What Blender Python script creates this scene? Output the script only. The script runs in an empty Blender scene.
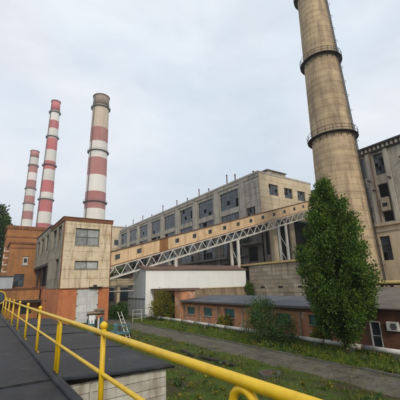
import bpy, math, random
import numpy as np
from mathutils import Vector, Matrix
random.seed(7); rng = np.random.default_rng(11)
scn = bpy.context.scene
COL = scn.collection
R = math.radians

# ------------------------------------------------------------------ camera, sky, sun, exposure
cam_d = bpy.data.cameras.new('camera'); cam = bpy.data.objects.new('camera', cam_d); COL.objects.link(cam)
rot = Matrix(((0.82681, -0.12325, -0.54881), (-0.56170, -0.23234, -0.79404), (-0.02964, 0.96479, -0.26133)))
cam.matrix_world = Matrix.Translation((0, 0, 5.0)) @ rot.to_4x4()
cam_d.sensor_width = 36; cam_d.lens = 27.99; cam_d.clip_end = 5000; cam_d.clip_start = 0.05
scn.camera = cam

SUN_AZ = Vector((-0.30, -0.95)); SUN_EL = R(31)            # horizontal direction towards the sun
w = bpy.data.worlds.new('World'); scn.world = w; w.use_nodes = True
nt = w.node_tree; nt.nodes.clear()
def N(nt, t, **k):
    n = nt.nodes.new(t)
    for a, b in k.items(): setattr(n, a, b)
    return n
out = N(nt, 'ShaderNodeOutputWorld'); bg = N(nt, 'ShaderNodeBackground'); bg.inputs['Strength'].default_value = 0.1
sky = N(nt, 'ShaderNodeTexSky', sky_type='NISHITA', sun_disc=False)
sky.sun_elevation = SUN_EL; sky.sun_rotation = math.atan2(SUN_AZ.x, SUN_AZ.y); sky.air_density = 1.0; sky.dust_density = 2.0
tc = N(nt, 'ShaderNodeTexCoord')
mp = N(nt, 'ShaderNodeMapping'); mp.inputs['Scale'].default_value = (1.0, 1.0, 2.2)
n1 = N(nt, 'ShaderNodeTexNoise'); n1.inputs['Scale'].default_value = 2.6; n1.inputs['Detail'].default_value = 7; n1.inputs['Roughness'].default_value = .55; n1.inputs['Distortion'].default_value = .35
r1 = N(nt, 'ShaderNodeValToRGB'); r1.color_ramp.elements[0].position = .34; r1.color_ramp.elements[1].position = .62
r1.color_ramp.elements[0].color = (.80, .80, .80, 1); r1.color_ramp.elements[1].color = (.97, .97, .97, 1)
n2 = N(nt, 'ShaderNodeTexNoise'); n2.inputs['Scale'].default_value = 2.2; n2.inputs['Detail'].default_value = 8
r2 = N(nt, 'ShaderNodeValToRGB'); r2.color_ramp.elements[0].position = .3; r2.color_ramp.elements[1].position = .7
r2.color_ramp.elements[0].color = (6.15, 7.0, 7.75, 1); r2.color_ramp.elements[1].color = (7.8, 7.95, 8.35, 1)
mx = N(nt, 'ShaderNodeMix', data_type='RGBA')
L = nt.links.new
L(tc.outputs['Generated'], mp.inputs['Vector']); L(mp.outputs[0], n1.inputs['Vector']); L(mp.outputs[0], n2.inputs['Vector'])
L(n1.outputs['Fac'], r1.inputs['Fac']); L(n2.outputs['Fac'], r2.inputs['Fac'])
L(r1.outputs['Color'], mx.inputs['Factor']); L(sky.outputs['Color'], mx.inputs['A']); L(r2.outputs['Color'], mx.inputs['B'])
L(mx.outputs['Result'], bg.inputs['Color']); L(bg.outputs[0], out.inputs['Surface'])

sd = bpy.data.lights.new('sun', 'SUN'); sd.energy = 1.5; sd.angle = R(14); sd.color = (1.0, .90, .74)
sun = bpy.data.objects.new('sun', sd); COL.objects.link(sun)
sdir = Vector((SUN_AZ.x, SUN_AZ.y, 0)).normalized() * math.cos(SUN_EL) + Vector((0, 0, math.sin(SUN_EL)))
sun.rotation_euler = sdir.to_track_quat('Z', 'Y').to_euler(); sun.location = (-30, -80, 90)
vs = scn.view_settings; vs.view_transform = 'Standard'; vs.look = 'None'; vs.gamma = 1; vs.exposure = 0.34; vs.use_curve_mapping = False
scn.render.engine = 'CYCLES'

# ------------------------------------------------------------------ materials
MATS = {}
def principled(name):
    m = bpy.data.materials.new(name); m.use_nodes = True
    n = m.node_tree; b = n.nodes['Principled BSDF']; MATS[name] = m
    return m, n, b
def ramp(n, p0, c0, p1, c1):
    r = N(n, 'ShaderNodeValToRGB'); e = r.color_ramp.elements
    e[0].position = p0; e[0].color = (*c0, 1); e[1].position = p1; e[1].color = (*c1, 1); return r
def noise(n, vec, scale, detail=5, rough=.6, dist=0):
    t = N(n, 'ShaderNodeTexNoise'); t.inputs['Scale'].default_value = scale; t.inputs['Detail'].default_value = detail
    t.inputs['Roughness'].default_value = rough; t.inputs['Distortion'].default_value = dist; n.links.new(vec, t.inputs['Vector']); return t
def mixc(n, fac, a, b, mode='MIX'):
    m = N(n, 'ShaderNodeMix', data_type='RGBA', blend_type=mode)
    for v, s in ((fac, 'Factor'), (a, 'A'), (b, 'B')):
        if isinstance(v, (int, float)): m.inputs[s].default_value = v
        elif isinstance(v, tuple): m.inputs[s].default_value = (*v, 1)
        else: n.links.new(v, m.inputs[s])
    return m.outputs['Result']
def mat(name, col, col2=None, scale=.6, rough=.85, stain=None, samt=.6, sscale=1.2, spos=(.48, .68), rust=None, ramt=.5, rpos=(.6, .72), rscale=.5, bump=.25, bscale=14, spec=.3, vary=.12, brick=None, metal=0, hband=None, fine_=(.78, 1.12)):
    m, n, b = principled(name); l = n.links.new
    g = N(n, 'ShaderNodeNewGeometry').outputs['Position']
    col2 = col2 or tuple(c * .72 for c in col)
    c = ramp(n, .32, col2, .68, col); l(noise(n, g, scale, 6).outputs['Fac'], c.inputs['Fac']); cur = c.outputs['Color']
    bh = noise(n, g, bscale, 6, .7).outputs['Fac']
    if brick:
        sp = N(n, 'ShaderNodeSeparateXYZ'); l(g, sp.inputs[0]); ad = N(n, 'ShaderNodeMath', operation='ADD'); l(sp.outputs['X'], ad.inputs[0]); l(sp.outputs['Y'], ad.inputs[1])
        cb = N(n, 'ShaderNodeCombineXYZ'); l(ad.outputs[0], cb.inputs['X']); l(sp.outputs['Z'], cb.inputs['Y'])
        bt = N(n, 'ShaderNodeTexBrick'); l(cb.outputs[0], bt.inputs['Vector']); bt.inputs['Scale'].default_value = 1
        bt.inputs['Brick Width'].default_value = .27; bt.inputs['Row Height'].default_value = .085; bt.inputs['Mortar Size'].default_value = .008; bt.inputs['Mortar Smooth'].default_value = .3
        bt.inputs['Color1'].default_value = (1, 1, 1, 1); bt.inputs['Color2'].default_value = (.68, .64, .62, 1); bt.inputs['Mortar'].default_value = (*brick, 1)
        cur = mixc(n, .45, cur, bt.outputs['Color'], 'MULTIPLY')
    fine = ramp(n, .25, (fine_[0],) * 3, .75, (fine_[1],) * 3); l(noise(n, g, 9, 6, .7).outputs['Fac'], fine.inputs['Fac']); cur = mixc(n, 1.0, cur, fine.outputs['Color'], 'MULTIPLY')
    if vary:
        oi = N(n, 'ShaderNodeObjectInfo'); mr = N(n, 'ShaderNodeMapRange'); l(oi.outputs['Random'], mr.inputs['Value']); mr.inputs['To Min'].default_value = 1 - vary; mr.inputs['To Max'].default_value = 1 + vary
        hv = N(n, 'ShaderNodeHueSaturation'); l(mr.outputs[0], hv.inputs['Value']); l(cur, hv.inputs['Color']); cur = hv.outputs['Color']
    if stain:
        mpn = N(n, 'ShaderNodeMapping'); mpn.inputs['Scale'].default_value = (1, 1, .13); l(g, mpn.inputs['Vector'])
        s = ramp(n, spos[0], (0, 0, 0), spos[1], (samt,) * 3); l(noise(n, mpn.outputs[0], sscale, 7, .65).outputs['Fac'], s.inputs['Fac']); cur = mixc(n, s.outputs['Color'], cur, stain)
    if hband:
        mpn = N(n, 'ShaderNodeMapping'); mpn.inputs['Scale'].default_value = (.12, .12, 1.1); l(g, mpn.inputs['Vector'])
        s = ramp(n, .45, (0, 0, 0), .72, (.65,) * 3); l(noise(n, mpn.outputs[0], 1.0, 8, .7).outputs['Fac'], s.inputs['Fac']); cur = mixc(n, s.outputs['Color'], cur, hband)
    if rust:
        s = ramp(n, rpos[0], (0, 0, 0), rpos[1], (ramt,) * 3); l(noise(n, g, rscale, 9, .7, .4).outputs['Fac'], s.inputs['Fac']); cur = mixc(n, s.outputs['Color'], cur, rust)
    l(cur, b.inputs['Base Color']); b.inputs['Roughness'].default_value = rough; b.inputs['Specular IOR Level'].default_value = spec; b.inputs['Metallic'].default_value = metal
    if bump:
        bp = N(n, 'ShaderNodeBump'); bp.inputs['Strength'].default_value = bump; bp.inputs['Distance'].default_value = .03; l(bh, bp.inputs['Height']); l(bp.outputs[0], b.inputs['Normal'])
    return m

CONC = mat('concrete_panel', (.68, .56, .40), (.55, .45, .31), .35, stain=(.22, .16, .11), samt=.6, spos=(.52, .72), rust=(.42, .25, .12), ramt=.35, vary=.06)
CONCD = mat('concrete_dark', (.17, .155, .135), (.085, .078, .068), .3, stain=(.03, .028, .026), samt=.8, sscale=.8, rust=(.22, .19, .15), ramt=.6, vary=.15)  # darker streaked concrete for the boiler house's lower walls and ledges
CONCG = mat('concrete_grey', (.48, .435, .37), (.34, .305, .26), .3, stain=(.12, .105, .09), samt=.7, sscale=1.0, spos=(.47, .66), rust=(.17, .145, .12), ramt=.5, vary=.08)
CONCP = mat('concrete_pilaster', (.50, .465, .40), (.37, .34, .295), .5, stain=(.15, .13, .11), samt=.6, vary=.08)
CONCB = mat('concrete_block', (.40, .345, .26), (.25, .215, .165), .5, stain=(.08, .07, .06), samt=.75, sscale=.8, vary=.2)
CHIM = mat('chimney_concrete', (.62, .47, .30), (.43, .32, .205), .35, stain=(.17, .12, .085), samt=.75, sscale=1.2, spos=(.45, .68), vary=.05, hband=(.24, .17, .115), rust=(.27, .19, .12), ramt=.6, rscale=.45, rpos=(.56, .68))
TPANEL = mat('tower_panel', (.76, .64, .46), (.62, .50, .34), .6, stain=(.24, .16, .10), samt=.75, sscale=2.0, spos=(.50, .68), rust=(.44, .26, .12), ramt=.55, rpos=(.55, .68), rscale=.9, vary=.06)
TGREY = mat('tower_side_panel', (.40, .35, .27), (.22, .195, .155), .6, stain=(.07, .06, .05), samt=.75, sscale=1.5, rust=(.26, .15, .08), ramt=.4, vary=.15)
GAL = mat('gallery_panel', (.76, .56, .35), (.63, .44, .26), .5, stain=(.32, .19, .10), samt=.6, sscale=1.7, rust=(.38, .19, .08), ramt=.6, vary=.08)
GALR = mat('gallery_rust_panel', (.36, .17, .06), (.24, .11, .05), .8, stain=(.10, .06, .04), samt=.6)
BRICK = mat('brick_orange', (.52, .245, .095), (.33, .15, .06), .35, brick=(.62, .55, .48), stain=(.15, .085, .05), samt=.6, rust=(.55, .33, .16), ramt=.5, rscale=.6, bump=.3)
BRICKD = mat('brick_dark', (.34, .135, .06), (.20, .085, .045), .4, brick=(.6, .55, .5), stain=(.07, .05, .04), samt=.65, bump=.3)
BRICKS = mat('brick_darker', (.24, .095, .05), (.12, .055, .035), .6, brick=(.7, .62, .55), stain=(.045, .035, .03), samt=.8, sscale=1.4, spos=(.42, .64), rust=(.33, .17, .09), ramt=.5, rscale=1.1, bump=.3)  # darker, more streaked brick than brick_dark, for the right-hand outbuilding
BRICKP = mat('brick_base', (.58, .215, .085), (.42, .14, .06), .5, brick=(.75, .65, .6), stain=(.18, .08, .05), samt=.5, rust=(.60, .36, .20), ramt=.5, rscale=.9, rpos=(.56, .7))
PLAST = mat('plaster_orange', (.60, .28, .135), (.40, .18, .09), .9, stain=(.17, .11, .08), samt=.6, sscale=1.6, rust=(.58, .50, .40), ramt=.8, rscale=1.0, rpos=(.53, .62))
PLASTD = mat('plaster_weathered', (.40, .30, .20), (.24, .17, .11), .8, stain=(.11, .085, .06), samt=.75, rust=(.5, .46, .38), ramt=.7, rscale=1.2)
WHITE = mat('white_sheet', (.84, .84, .83), (.79, .79, .78), .4, rough=.5, stain=(.50, .45, .38), samt=.3, sscale=1.2, spos=(.58, .82), bump=.03, vary=.02, fine_=(.95, 1.03))
GREYS = mat('grey_sheet', (.46, .50, .54), (.40, .44, .48), .4, rough=.5, stain=(.28, .28, .28), samt=.35, bump=.03, vary=.03, fine_=(.93, 1.04))
DOORW = mat('white_door_paint', (.66, .67, .66), (.54, .55, .54), .9, rough=.6, stain=(.34, .29, .23), samt=.5, sscale=1.8, rust=(.32, .17, .08), ramt=.6, rpos=(.62, .74), rscale=1.3, bump=.1)
BOARD = mat('white_board', (.66, .63, .55), (.46, .43, .36), 1.4, stain=(.24, .18, .12), samt=.75, sscale=3, spos=(.46, .64), rust=(.24, .13, .07), ramt=.7, rpos=(.6, .72), rscale=2.5, bump=.3, bscale=30)
FELT = mat('black_felt', (.020, .022, .027), (.010, .011, .013), .9, rough=.5, stain=(.045, .046, .048), samt=.5, sscale=.8, rust=(.065, .060, .052), ramt=.55, rpos=(.54, .70), rscale=1.9, bump=.8, bscale=5, spec=.22, fine_=(.5, 1.35))
ROOFG = mat('grey_roofing', (.115, .125, .145), (.075, .082, .095), .5, rough=.6, stain=(.05, .05, .05), samt=.5, rust=(.17, .15, .13), ramt=.5)
ROOFB = mat('brown_roofing', (.20, .17, .14), (.11, .095, .08), .6, rough=.75, rust=(.08, .07, .06), ramt=.7, rscale=.8)
RUSTR = mat('rusty_roof', (.19, .115, .085), (.12, .075, .06), .5, rough=.75, rust=(.09, .06, .05), ramt=.6)
YEL = mat('yellow_paint', (.80, .52, .012), (.70, .43, .008), 2.5, rough=.38, bump=.12, bscale=40, spec=.5, rust=(.17, .07, .02), ramt=.9, rpos=(.70, .76), rscale=9, vary=0)
YELO = mat('old_yellow_paint', (.62, .46, .17), (.46, .33, .13), .9, rough=.65, stain=(.3, .2, .1), samt=.5)
WPAINT = mat('white_steel', (.74, .73, .69), (.58, .56, .51), .7, rough=.55, stain=(.36, .24, .14), samt=.55, sscale=2, bump=.05)
STEELD = mat('dark_steel', (.045, .043, .042), (.025, .024, .024), 1, rough=.6, bump=.1)
STEELR = mat('rusted_steel', (.16, .085, .05), (.08, .05, .035), 1.5, rough=.8, bump=.2)
FRAME = mat('window_frame', (.13, .125, .12), (.08, .077, .075), 1, rough=.6, bump=.1)
FRAMEW = mat('white_frame', (.66, .66, .63), (.5, .5, .47), 1, rough=.6, bump=.1)
INT = mat('dark_interior', (.022, .021, .02), (.012, .012, .012), .3, bump=0, vary=0)  # shade inside rooms, voids and slots put into a near-black colour
GREENP = mat('green_shutter', (.055, .15, .135), (.035, .10, .09), 1.5, rough=.55, bump=.1)
TEAL = mat('teal_paint', (.085, .20, .23), (.05, .13, .155), 1.5, rough=.5, rust=(.2, .12, .07), ramt=.7, rscale=3)
TARP = mat('tan_tarpaulin', (.30, .24, .17), (.16, .13, .09), 3, rough=.9, bump=.6, bscale=8)
RED = mat('chimney_red', (.55, .165, .17), (.47, .13, .135), .08, rough=.8, stain=(.5, .32, .30), samt=.3, sscale=.25, bump=.05)
REDD = mat('chimney_faded_red', (.47, .20, .19), (.40, .165, .155), .08, rough=.85, stain=(.45, .30, .27), samt=.4, sscale=.25, bump=.05)
WHT = mat('chimney_white', (.76, .73, .70), (.68, .65, .61), .08, rough=.8, stain=(.5, .43, .38), samt=.3, sscale=.25, bump=.05)
WHTD = mat('chimney_faded_cream', (.60, .50, .40), (.5, .41, .33), .08, rough=.85, stain=(.35, .26, .2), samt=.4, sscale=.25, bump=.05)
CAPG = mat('chimney_sooty_cap', (.35, .27, .22), (.22, .17, .14), .15, rough=.9, bump=.05)
PIPEW = mat('pale_pipe_cover', (.56, .55, .52), (.40, .39, .36), 1.2, rough=.55, stain=(.2, .17, .13), samt=.6, sscale=2.5, rust=(.2, .13, .08), ramt=.5)
RUBBER = mat('rubber', (.02, .02, .02), rough=.8, bump=.1)
ORANGE = mat('orange_rim', (.5, .2, .07), rough=.5)
BARK = mat('bark', (.11, .085, .06), (.05, .04, .03), 4, bump=.8, bscale=12)
KERB = mat('kerb_concrete', (.13, .125, .115), (.07, .068, .062), 1.5, rust=(.05, .06, .03), ramt=.7)
WOODD = mat('dark_timber', (.05, .042, .036), (.028, .024, .02), 2, bump=.5)

def glass(name, col, rough=.12):
    m, n, b = principled(name); l = n.links.new
    oi = N(n, 'ShaderNodeObjectInfo'); r = ramp(n, 0, tuple(c * .45 for c in col), 1, tuple(c * 1.5 for c in col)); l(oi.outputs['Random'], r.inputs['Fac'])
    g = N(n, 'ShaderNodeNewGeometry').outputs['Position']; d = ramp(n, .45, (1, 1, 1), .75, (1.9, 1.8, 1.65)); l(noise(n, g, 1.7, 7, .7).outputs['Fac'], d.inputs['Fac'])
    l(mixc(n, 1.0, r.outputs['Color'], d.outputs['Color'], 'MULTIPLY'), b.inputs['Base Color']); b.inputs['Roughness'].default_value = rough; b.inputs['Specular IOR Level'].default_value = .6
    bp = N(n, 'ShaderNodeBump'); bp.inputs['Strength'].default_value = .15; bp.inputs['Distance'].default_value = .05; l(noise(n, g, .9, 2).outputs['Fac'], bp.inputs['Height']); l(bp.outputs[0], b.inputs['Normal'])
    return m
GLASS = glass('dirty_dark_glass', (.030, .042, .056))
GLASSG = glass('dusty_grey_glass', (.26, .28, .28), .25)

def leafmat(name, c0, c1, c2):
    m, n, b = principled(name); l = n.links.new
    g = N(n, 'ShaderNodeNewGeometry')
    r = ramp(n, 0, c0, 1, c2); e = r.color_ramp.elements.new(.55); e.color = (*c1, 1); l(g.outputs['Random Per Island'], r.inputs['Fac'])
    big = ramp(n, .35, (.62, .66, .6), .65, (1.3, 1.22, 1.1)); l(noise(n, g.outputs['Position'], .9, 3).outputs['Fac'], big.inputs['Fac'])
    cc = mixc(n, 1.0, r.outputs['Color'], big.outputs['Color'], 'MULTIPLY')
    l(cc, b.inputs['Base Color']); b.inputs['Roughness'].default_value = .55; b.inputs['Specular IOR Level'].default_value = .35
    t = N(n, 'ShaderNodeBsdfTranslucent'); l(cc, t.inputs['Color']); ms = N(n, 'ShaderNodeMixShader'); ms.inputs[0].default_value = .28
    l(b.outputs[0], ms.inputs[1]); l(t.outputs[0], ms.inputs[2]); l(ms.outputs[0], n.nodes['Material Output'].inputs['Surface']); return m
LEAF = leafmat('tree_leaves', (.024, .062, .010), (.068, .150, .018), (.17, .255, .035))
LEAFD = leafmat('dark_leaves', (.020, .055, .014), (.05, .115, .024), (.12, .20, .045))
LEAFY = leafmat('yellowing_leaves', (.05, .09, .012), (.15, .17, .02), (.36, .28, .03))
GRASSM = leafmat('grass_blades', (.045, .105, .010), (.115, .21, .016), (.30, .31, .05))
DRYM = leafmat('dry_weeds', (.06, .055, .02), (.13, .11, .035), (.24, .19, .06))

def ground_mat():
    m, n, b = principled('ground_soil_grass'); l = n.links.new
    g = N(n, 'ShaderNodeNewGeometry').outputs['Position']
    a = ramp(n, .38, (.070, .055, .034), .58, (.070, .115, .018)); l(noise(n, g, .35, 8, .65).outputs['Fac'], a.inputs['Fac'])
    d = ramp(n, .52, (0, 0, 0), .68, (.8,) * 3); l(noise(n, g, 1.6, 9, .7).outputs['Fac'], d.inputs['Fac'])
    c = mixc(n, d.outputs['Color'], a.outputs['Color'], (.105, .085, .055))
    f = ramp(n, .3, (.6,) * 3, .7, (1.25,) * 3); l(noise(n, g, 12, 8, .75).outputs['Fac'], f.inputs['Fac']); c = mixc(n, 1.0, c, f.outputs['Color'], 'MULTIPLY')
    l(c, b.inputs['Base Color']); b.inputs['Roughness'].default_value = .95; b.inputs['Specular IOR Level'].default_value = .1
    bp = N(n, 'ShaderNodeBump'); bp.inputs['Strength'].default_value = .8; bp.inputs['Distance'].default_value = .08; l(noise(n, g, 6, 8, .75).outputs['Fac'], bp.inputs['Height']); l(bp.outputs[0], b.inputs['Normal']); return m
GROUND = ground_mat()
TRACK = mat('worn_asphalt', (.165, .145, .115), (.065, .058, .047), .8, rough=.8, fine_=(.6, 1.3), stain=(.07, .075, .03), samt=.6, sscale=.9, rust=(.075, .085, .03), ramt=.75, rscale=.8, rpos=(.53, .66), bump=.7, bscale=9, vary=0)

# ------------------------------------------------------------------ mesh helpers
OFF = {}
class MB:
    def __init__(s): s.v = []; s.f = []
    def add(s, vs, fs):
        k = len(s.v); s.v += [tuple(p) for p in vs]; s.f += [tuple(i + k for i in f) for f in fs]; return s
    def box(s, x0, x1, y0, y1, z0, z1):
        return s.add([(x0, y0, z0), (x1, y0, z0), (x1, y1, z0), (x0, y1, z0), (x0, y0, z1), (x1, y0, z1), (x1, y1, z1), (x0, y1, z1)],
                     [(3, 2, 1, 0), (4, 5, 6, 7), (0, 1, 5, 4), (1, 2, 6, 5), (2, 3, 7, 6), (3, 0, 4, 7)])
    def quad(s, a, b, c, d): return s.add([a, b, c, d], [(0, 1, 2, 3)])
    def prism(s, pts, d):                     # closed polygon extruded by vector d
        n = len(pts); d = Vector(d)
        return s.add(list(pts) + [tuple(Vector(p) + d) for p in pts], [tuple(range(n))[::-1], tuple(range(n, 2 * n))] + [(i, (i + 1) % n, n + (i + 1) % n, n + i) for i in range(n)])
    def bar(s, a, b, w, h=None):              # square bar from a to b
        a, b = Vector(a), Vector(b); h = h or w; d = (b - a).normalized()
        up = Vector((0, 0, 1)) if abs(d.z) < .95 else Vector((1, 0, 0))
        x = d.cross(up).normalized() * w / 2; y = x.cross(d).normalized() * h / 2
        q = [a - x - y, a + x - y, a + x + y, a - x + y]; q += [p + (b - a) for p in q]
        return s.add(q, [(3, 2, 1, 0), (4, 5, 6, 7), (0, 1, 5, 4), (1, 2, 6, 5), (2, 3, 7, 6), (3, 0, 4, 7)])
    def tube(s, pts, r, n=10, caps=True):     # round tube along points; r number or list
        pts = [Vector(p) for p in pts]; m = len(pts); rr = r if isinstance(r, (list, tuple)) else [r] * m
        vs, ref = [], None
        for i, p in enumerate(pts):
            d = (pts[min(i + 1, m - 1)] - pts[max(i - 1, 0)]).normalized()
            if ref is None: ref = d.cross(Vector((0, 0, 1)) if abs(d.z) < .9 else Vector((1, 0, 0))).normalized()
            ref = (ref - d * ref.dot(d)).normalized(); o = d.cross(ref)
            vs += [p + (ref * math.cos(2 * math.pi * k / n) + o * math.sin(2 * math.pi * k / n)) * rr[i] for k in range(n)]
        fs = [(i * n + k, i * n + (k + 1) % n, (i + 1) * n + (k + 1) % n, (i + 1) * n + k) for i in range(m - 1) for k in range(n)]
        if caps: fs += [tuple(range(n))[::-1], tuple(range((m - 1) * n, m * n))]
        return s.add(vs, fs)
    def lathe(s, cx, cy, prof, n=48, caps=True):   # prof list of (r, z)
        vs = [(cx + r * math.cos(2 * math.pi * k / n), cy + r * math.sin(2 * math.pi * k / n), z) for r, z in prof for k in range(n)]
        m = len(prof); fs = [(i * n + k, i * n + (k + 1) % n, (i + 1) * n + (k + 1) % n, (i + 1) * n + k) for i in range(m - 1) for k in range(n)]
        if caps: fs += [tuple(range(n))[::-1], tuple(range((m - 1) * n, m * n))]
        return s.add(vs, fs)
    def ball(s, c, r, n=12):
        return s.lathe(c[0], c[1], [(max(r * math.sin(math.pi * i / 8), r * .02), c[2] - r * math.cos(math.pi * i / 8)) for i in range(9)], n)
    def build(s, name, m, parent=None, smooth=False, bevel=0):
        o0 = OFF.get(parent.name, Vector()) if parent else Vector()
        me = bpy.data.meshes.new(name); me.from_pydata([(p[0] - o0.x, p[1] - o0.y, p[2] - o0.z) for p in s.v], [], s.f); me.update()
        if smooth: me.polygons.foreach_set('use_smooth', [True] * len(me.polygons))
        me.materials.append(m); o = bpy.data.objects.new(name, me); COL.objects.link(o)
        if parent: o.parent = parent; OFF[o.name] = o0
        if bevel:
            bv = o.modifiers.new('bevel', 'BEVEL'); bv.width = bevel; bv.segments = 2; bv.limit_method = 'ANGLE'
        return o
def tag(o, label=None, cat=None, group=None, kind=None):
    for k, v in (('label', label), ('category', cat), ('group', group), ('kind', kind)):
        if v: o[k] = v
    return o
def thing(name, loc, label, cat, group=None):
    o = bpy.data.objects.new(name, None); COL.objects.link(o); o.location = loc; o.empty_display_size = .3
    OFF[o.name] = Vector(loc); return tag(o, label, cat, group)
def BX(name, m, parent, *b, bevel=0): return MB().box(*b).build(name, m, parent, bevel=bevel)
def PT(ax, pos, u, z, d=0): return (u, pos + d, z) if ax == 'y' else (pos + d, u, z)
def abox(mb, ax, pos, u0, u1, z0, z1, d0, d1):
    return mb.box(u0, u1, pos + d0, pos + d1, z0, z1) if ax == 'y' else mb.box(pos + d0, pos + d1, u0, u1, z0, z1)
def wall(parent, ax, pos, u0, u1, z0, z1, m, ops=(), depth=.4, name='wall'):
    """wall facing -X or -Y with real openings (u0,u1,z0,z1) and reveals"""
    mb = MB(); us = sorted({u0, u1, *[v for o in ops for v in o[:2]]}); zs = sorted({z0, z1, *[v for o in ops for v in o[2:4]]})
    for a, b in zip(us, us[1:]):
        for c, d in zip(zs, zs[1:]):
            if any(o[0] <= a and b <= o[1] and o[2] <= c and d <= o[3] for o in ops): continue
            mb.quad(PT(ax, pos, a, c), PT(ax, pos, b, c), PT(ax, pos, b, d), PT(ax, pos, a, d))
    for a, b, c, d in [o[:4] for o in ops]:
        for p, q in (((a, c), (b, c)), ((b, c), (b, d)), ((b, d), (a, d)), ((a, d), (a, c))):
            mb.quad(PT(ax, pos, *p), PT(ax, pos, *q), PT(ax, pos, *q, depth), PT(ax, pos, *p, depth))
    for p, q in (((u0, z0), (u1, z0)), ((u1, z0), (u1, z1)), ((u1, z1), (u0, z1)), ((u0, z1), (u0, z0))):
        mb.quad(PT(ax, pos, *p), PT(ax, pos, *q), PT(ax, pos, *q, depth), PT(ax, pos, *p, depth))
    return mb.build(name, m, parent)
def window(parent, ax, pos, o, nu, nz, frame=FRAME, gl=GLASS, rec=.22, fw=.09, mw=.05, miss=0., name='window', each=True):
    a, b, c, d = o; mb = MB()
    for r in ((a, a + fw, c, d), (b - fw, b, c, d), (a + fw, b - fw, c, c + fw), (a + fw, b - fw, d - fw, d)): abox(mb, ax, pos, *r, rec - .05, rec + .05)
    us = [a + fw + (b - a - 2 * fw) * i / nu for i in range(nu + 1)]; zs = [c + fw + (d - c - 2 * fw) * i / nz for i in range(nz + 1)]
    for u in us[1:-1]: abox(mb, ax, pos, u - mw / 2, u + mw / 2, c + fw, d - fw, rec - .03, rec + .035)
    for z in zs[1:-1]: abox(mb, ax, pos, a + fw, b - fw, z - mw / 2, z + mw / 2, rec - .026, rec + .03)
    wo = mb.build(name, frame, parent)
    for i in range(nu):
        for j in range(nz):
            if random.random() < miss: continue
            t = random.uniform(-.012, .012); t2 = random.uniform(-.012, .012); q = MB()
            q.quad(PT(ax, pos, us[i], zs[j], rec + .01 + t), PT(ax, pos, us[i + 1], zs[j], rec + .01 - t), PT(ax, pos, us[i + 1], zs[j + 1], rec + .01 + t2), PT(ax, pos, us[i], zs[j + 1], rec + .01 - t2))
            q.build('pane', gl, wo)
    return wo
def panels(parent, ax, pos, us, zs, m, ops=(), th=.08, gap=.03, mats=None, name='wall_panel'):
    """proud facing panels on a wall; panels are cut where an opening crosses them"""
    for c, d in zip(zs, zs[1:]):
        for a, b in zip(us, us[1:]):
            cs = sorted({a, b, *[v for o in ops if o[2] < d - .05 and o[3] > c + .05 for v in o[:2] if a < v < b]})
            for p, q in zip(cs, cs[1:]):
                zz = [(c, d)]
                for o in ops:
                    if o[0] < q - .01 and o[1] > p + .01:
                        nz = []
                        for e, f in zz:
                            if o[3] <= e or o[2] >= f: nz.append((e, f)); continue
                            if o[2] > e: nz.append((e, o[2]))
                            if o[3] < f: nz.append((o[3], f))
                        zz = nz
                for e, f in zz:
                    if f - e < .15 or q - p < .15: continue
                    t = th * random.uniform(.75, 1.15)
                    abox(MB(), ax, pos, p + gap / 2, q - gap / 2, e + gap / 2, f - gap / 2, -t, .01).build(name, random.choice(mats) if mats else m, parent)
def frange(a, b, n): return [a + (b - a) * i / n for i in range(n + 1)]

# ------------------------------------------------------------------ ground, track, kerb
def noise2(x, y): return math.sin(x * 1.7 + math.sin(y * .9) * 1.3) * math.cos(y * 1.3 + 1.1 * math.sin(x * .7)) * .5 + .5 * math.sin(x * .53 + y * .71)
xs = [-1500, -600, -200, -60, -20, 0, 3] + [4.4 + .5 * i for i in range(41)] + [26, 32, 60, 150, 500, 1500]
ys = [-1500, -500, -100, -20] + [i * .6 for i in range(0, 90)] + [60, 75, 110, 200, 500, 1000, 2000]
mb = MB(); nx = len(xs)
def gz(x, y):
    if not (4.5 < x < 23.6 and 1 < y < 50): return 0.
    k = .07 if (x < 15.2 or x > 18.9) else 0.
    return k * noise2(x * 1.3, y * 1.1) * min(1, abs(x - 17) - 1.8)/1.0 * .6 if k else 0.
mb.add([(x, y, gz(x, y)) for y in ys for x in xs], [(j * nx + i, j * nx + i + 1, (j + 1) * nx + i + 1, (j + 1) * nx + i) for j in range(len(ys) - 1) for i in range(nx - 1)])
tag(mb.build('ground', GROUND, smooth=True), kind='structure')
mb = MB(); L_, Rr = [], []
for i in range(150):
    y = 4 + i * .5; L_.append((15.45 + .32 * noise2(y * 1.9, 3) + .2 * noise2(y * 6, 1), y)); Rr.append((18.45 + .16 * noise2(y * 2.3, 8), y))
nv = 6
mb.add([(a[0] + (b[0] - a[0]) * k / nv, a[1], (-.05 if k == 0 else .03) + .025 * math.sin(math.pi * k / nv) + .012 * noise2(a[1] * 3, k * 2)) for a, b in zip(L_, Rr) for k in range(nv + 1)],
       [(i * (nv + 1) + k, i * (nv + 1) + k + 1, (i + 1) * (nv + 1) + k + 1, (i + 1) * (nv + 1) + k) for i in range(149) for k in range(nv)])
tag(mb.build('track', TRACK, smooth=True), kind='structure')
kerb = thing('kerb', (18.7, 6, 0), None, None); tag(kerb, kind='structure')
for i in range(36):
    y = 5 + i * 1.25; dx = random.uniform(-.03, .03); h = random.uniform(.05, .12)
    MB().prism([(18.62 + dx, y + .02, -.1), (18.80 + dx, y + .02, -.1), (18.79 + dx, y + .02, h), (18.64 + dx, y + .02, h - .01)], (random.uniform(-.03, .03), 1.21, random.uniform(-.02, .02))).build('kerb_stone', KERB, kerb)

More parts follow.
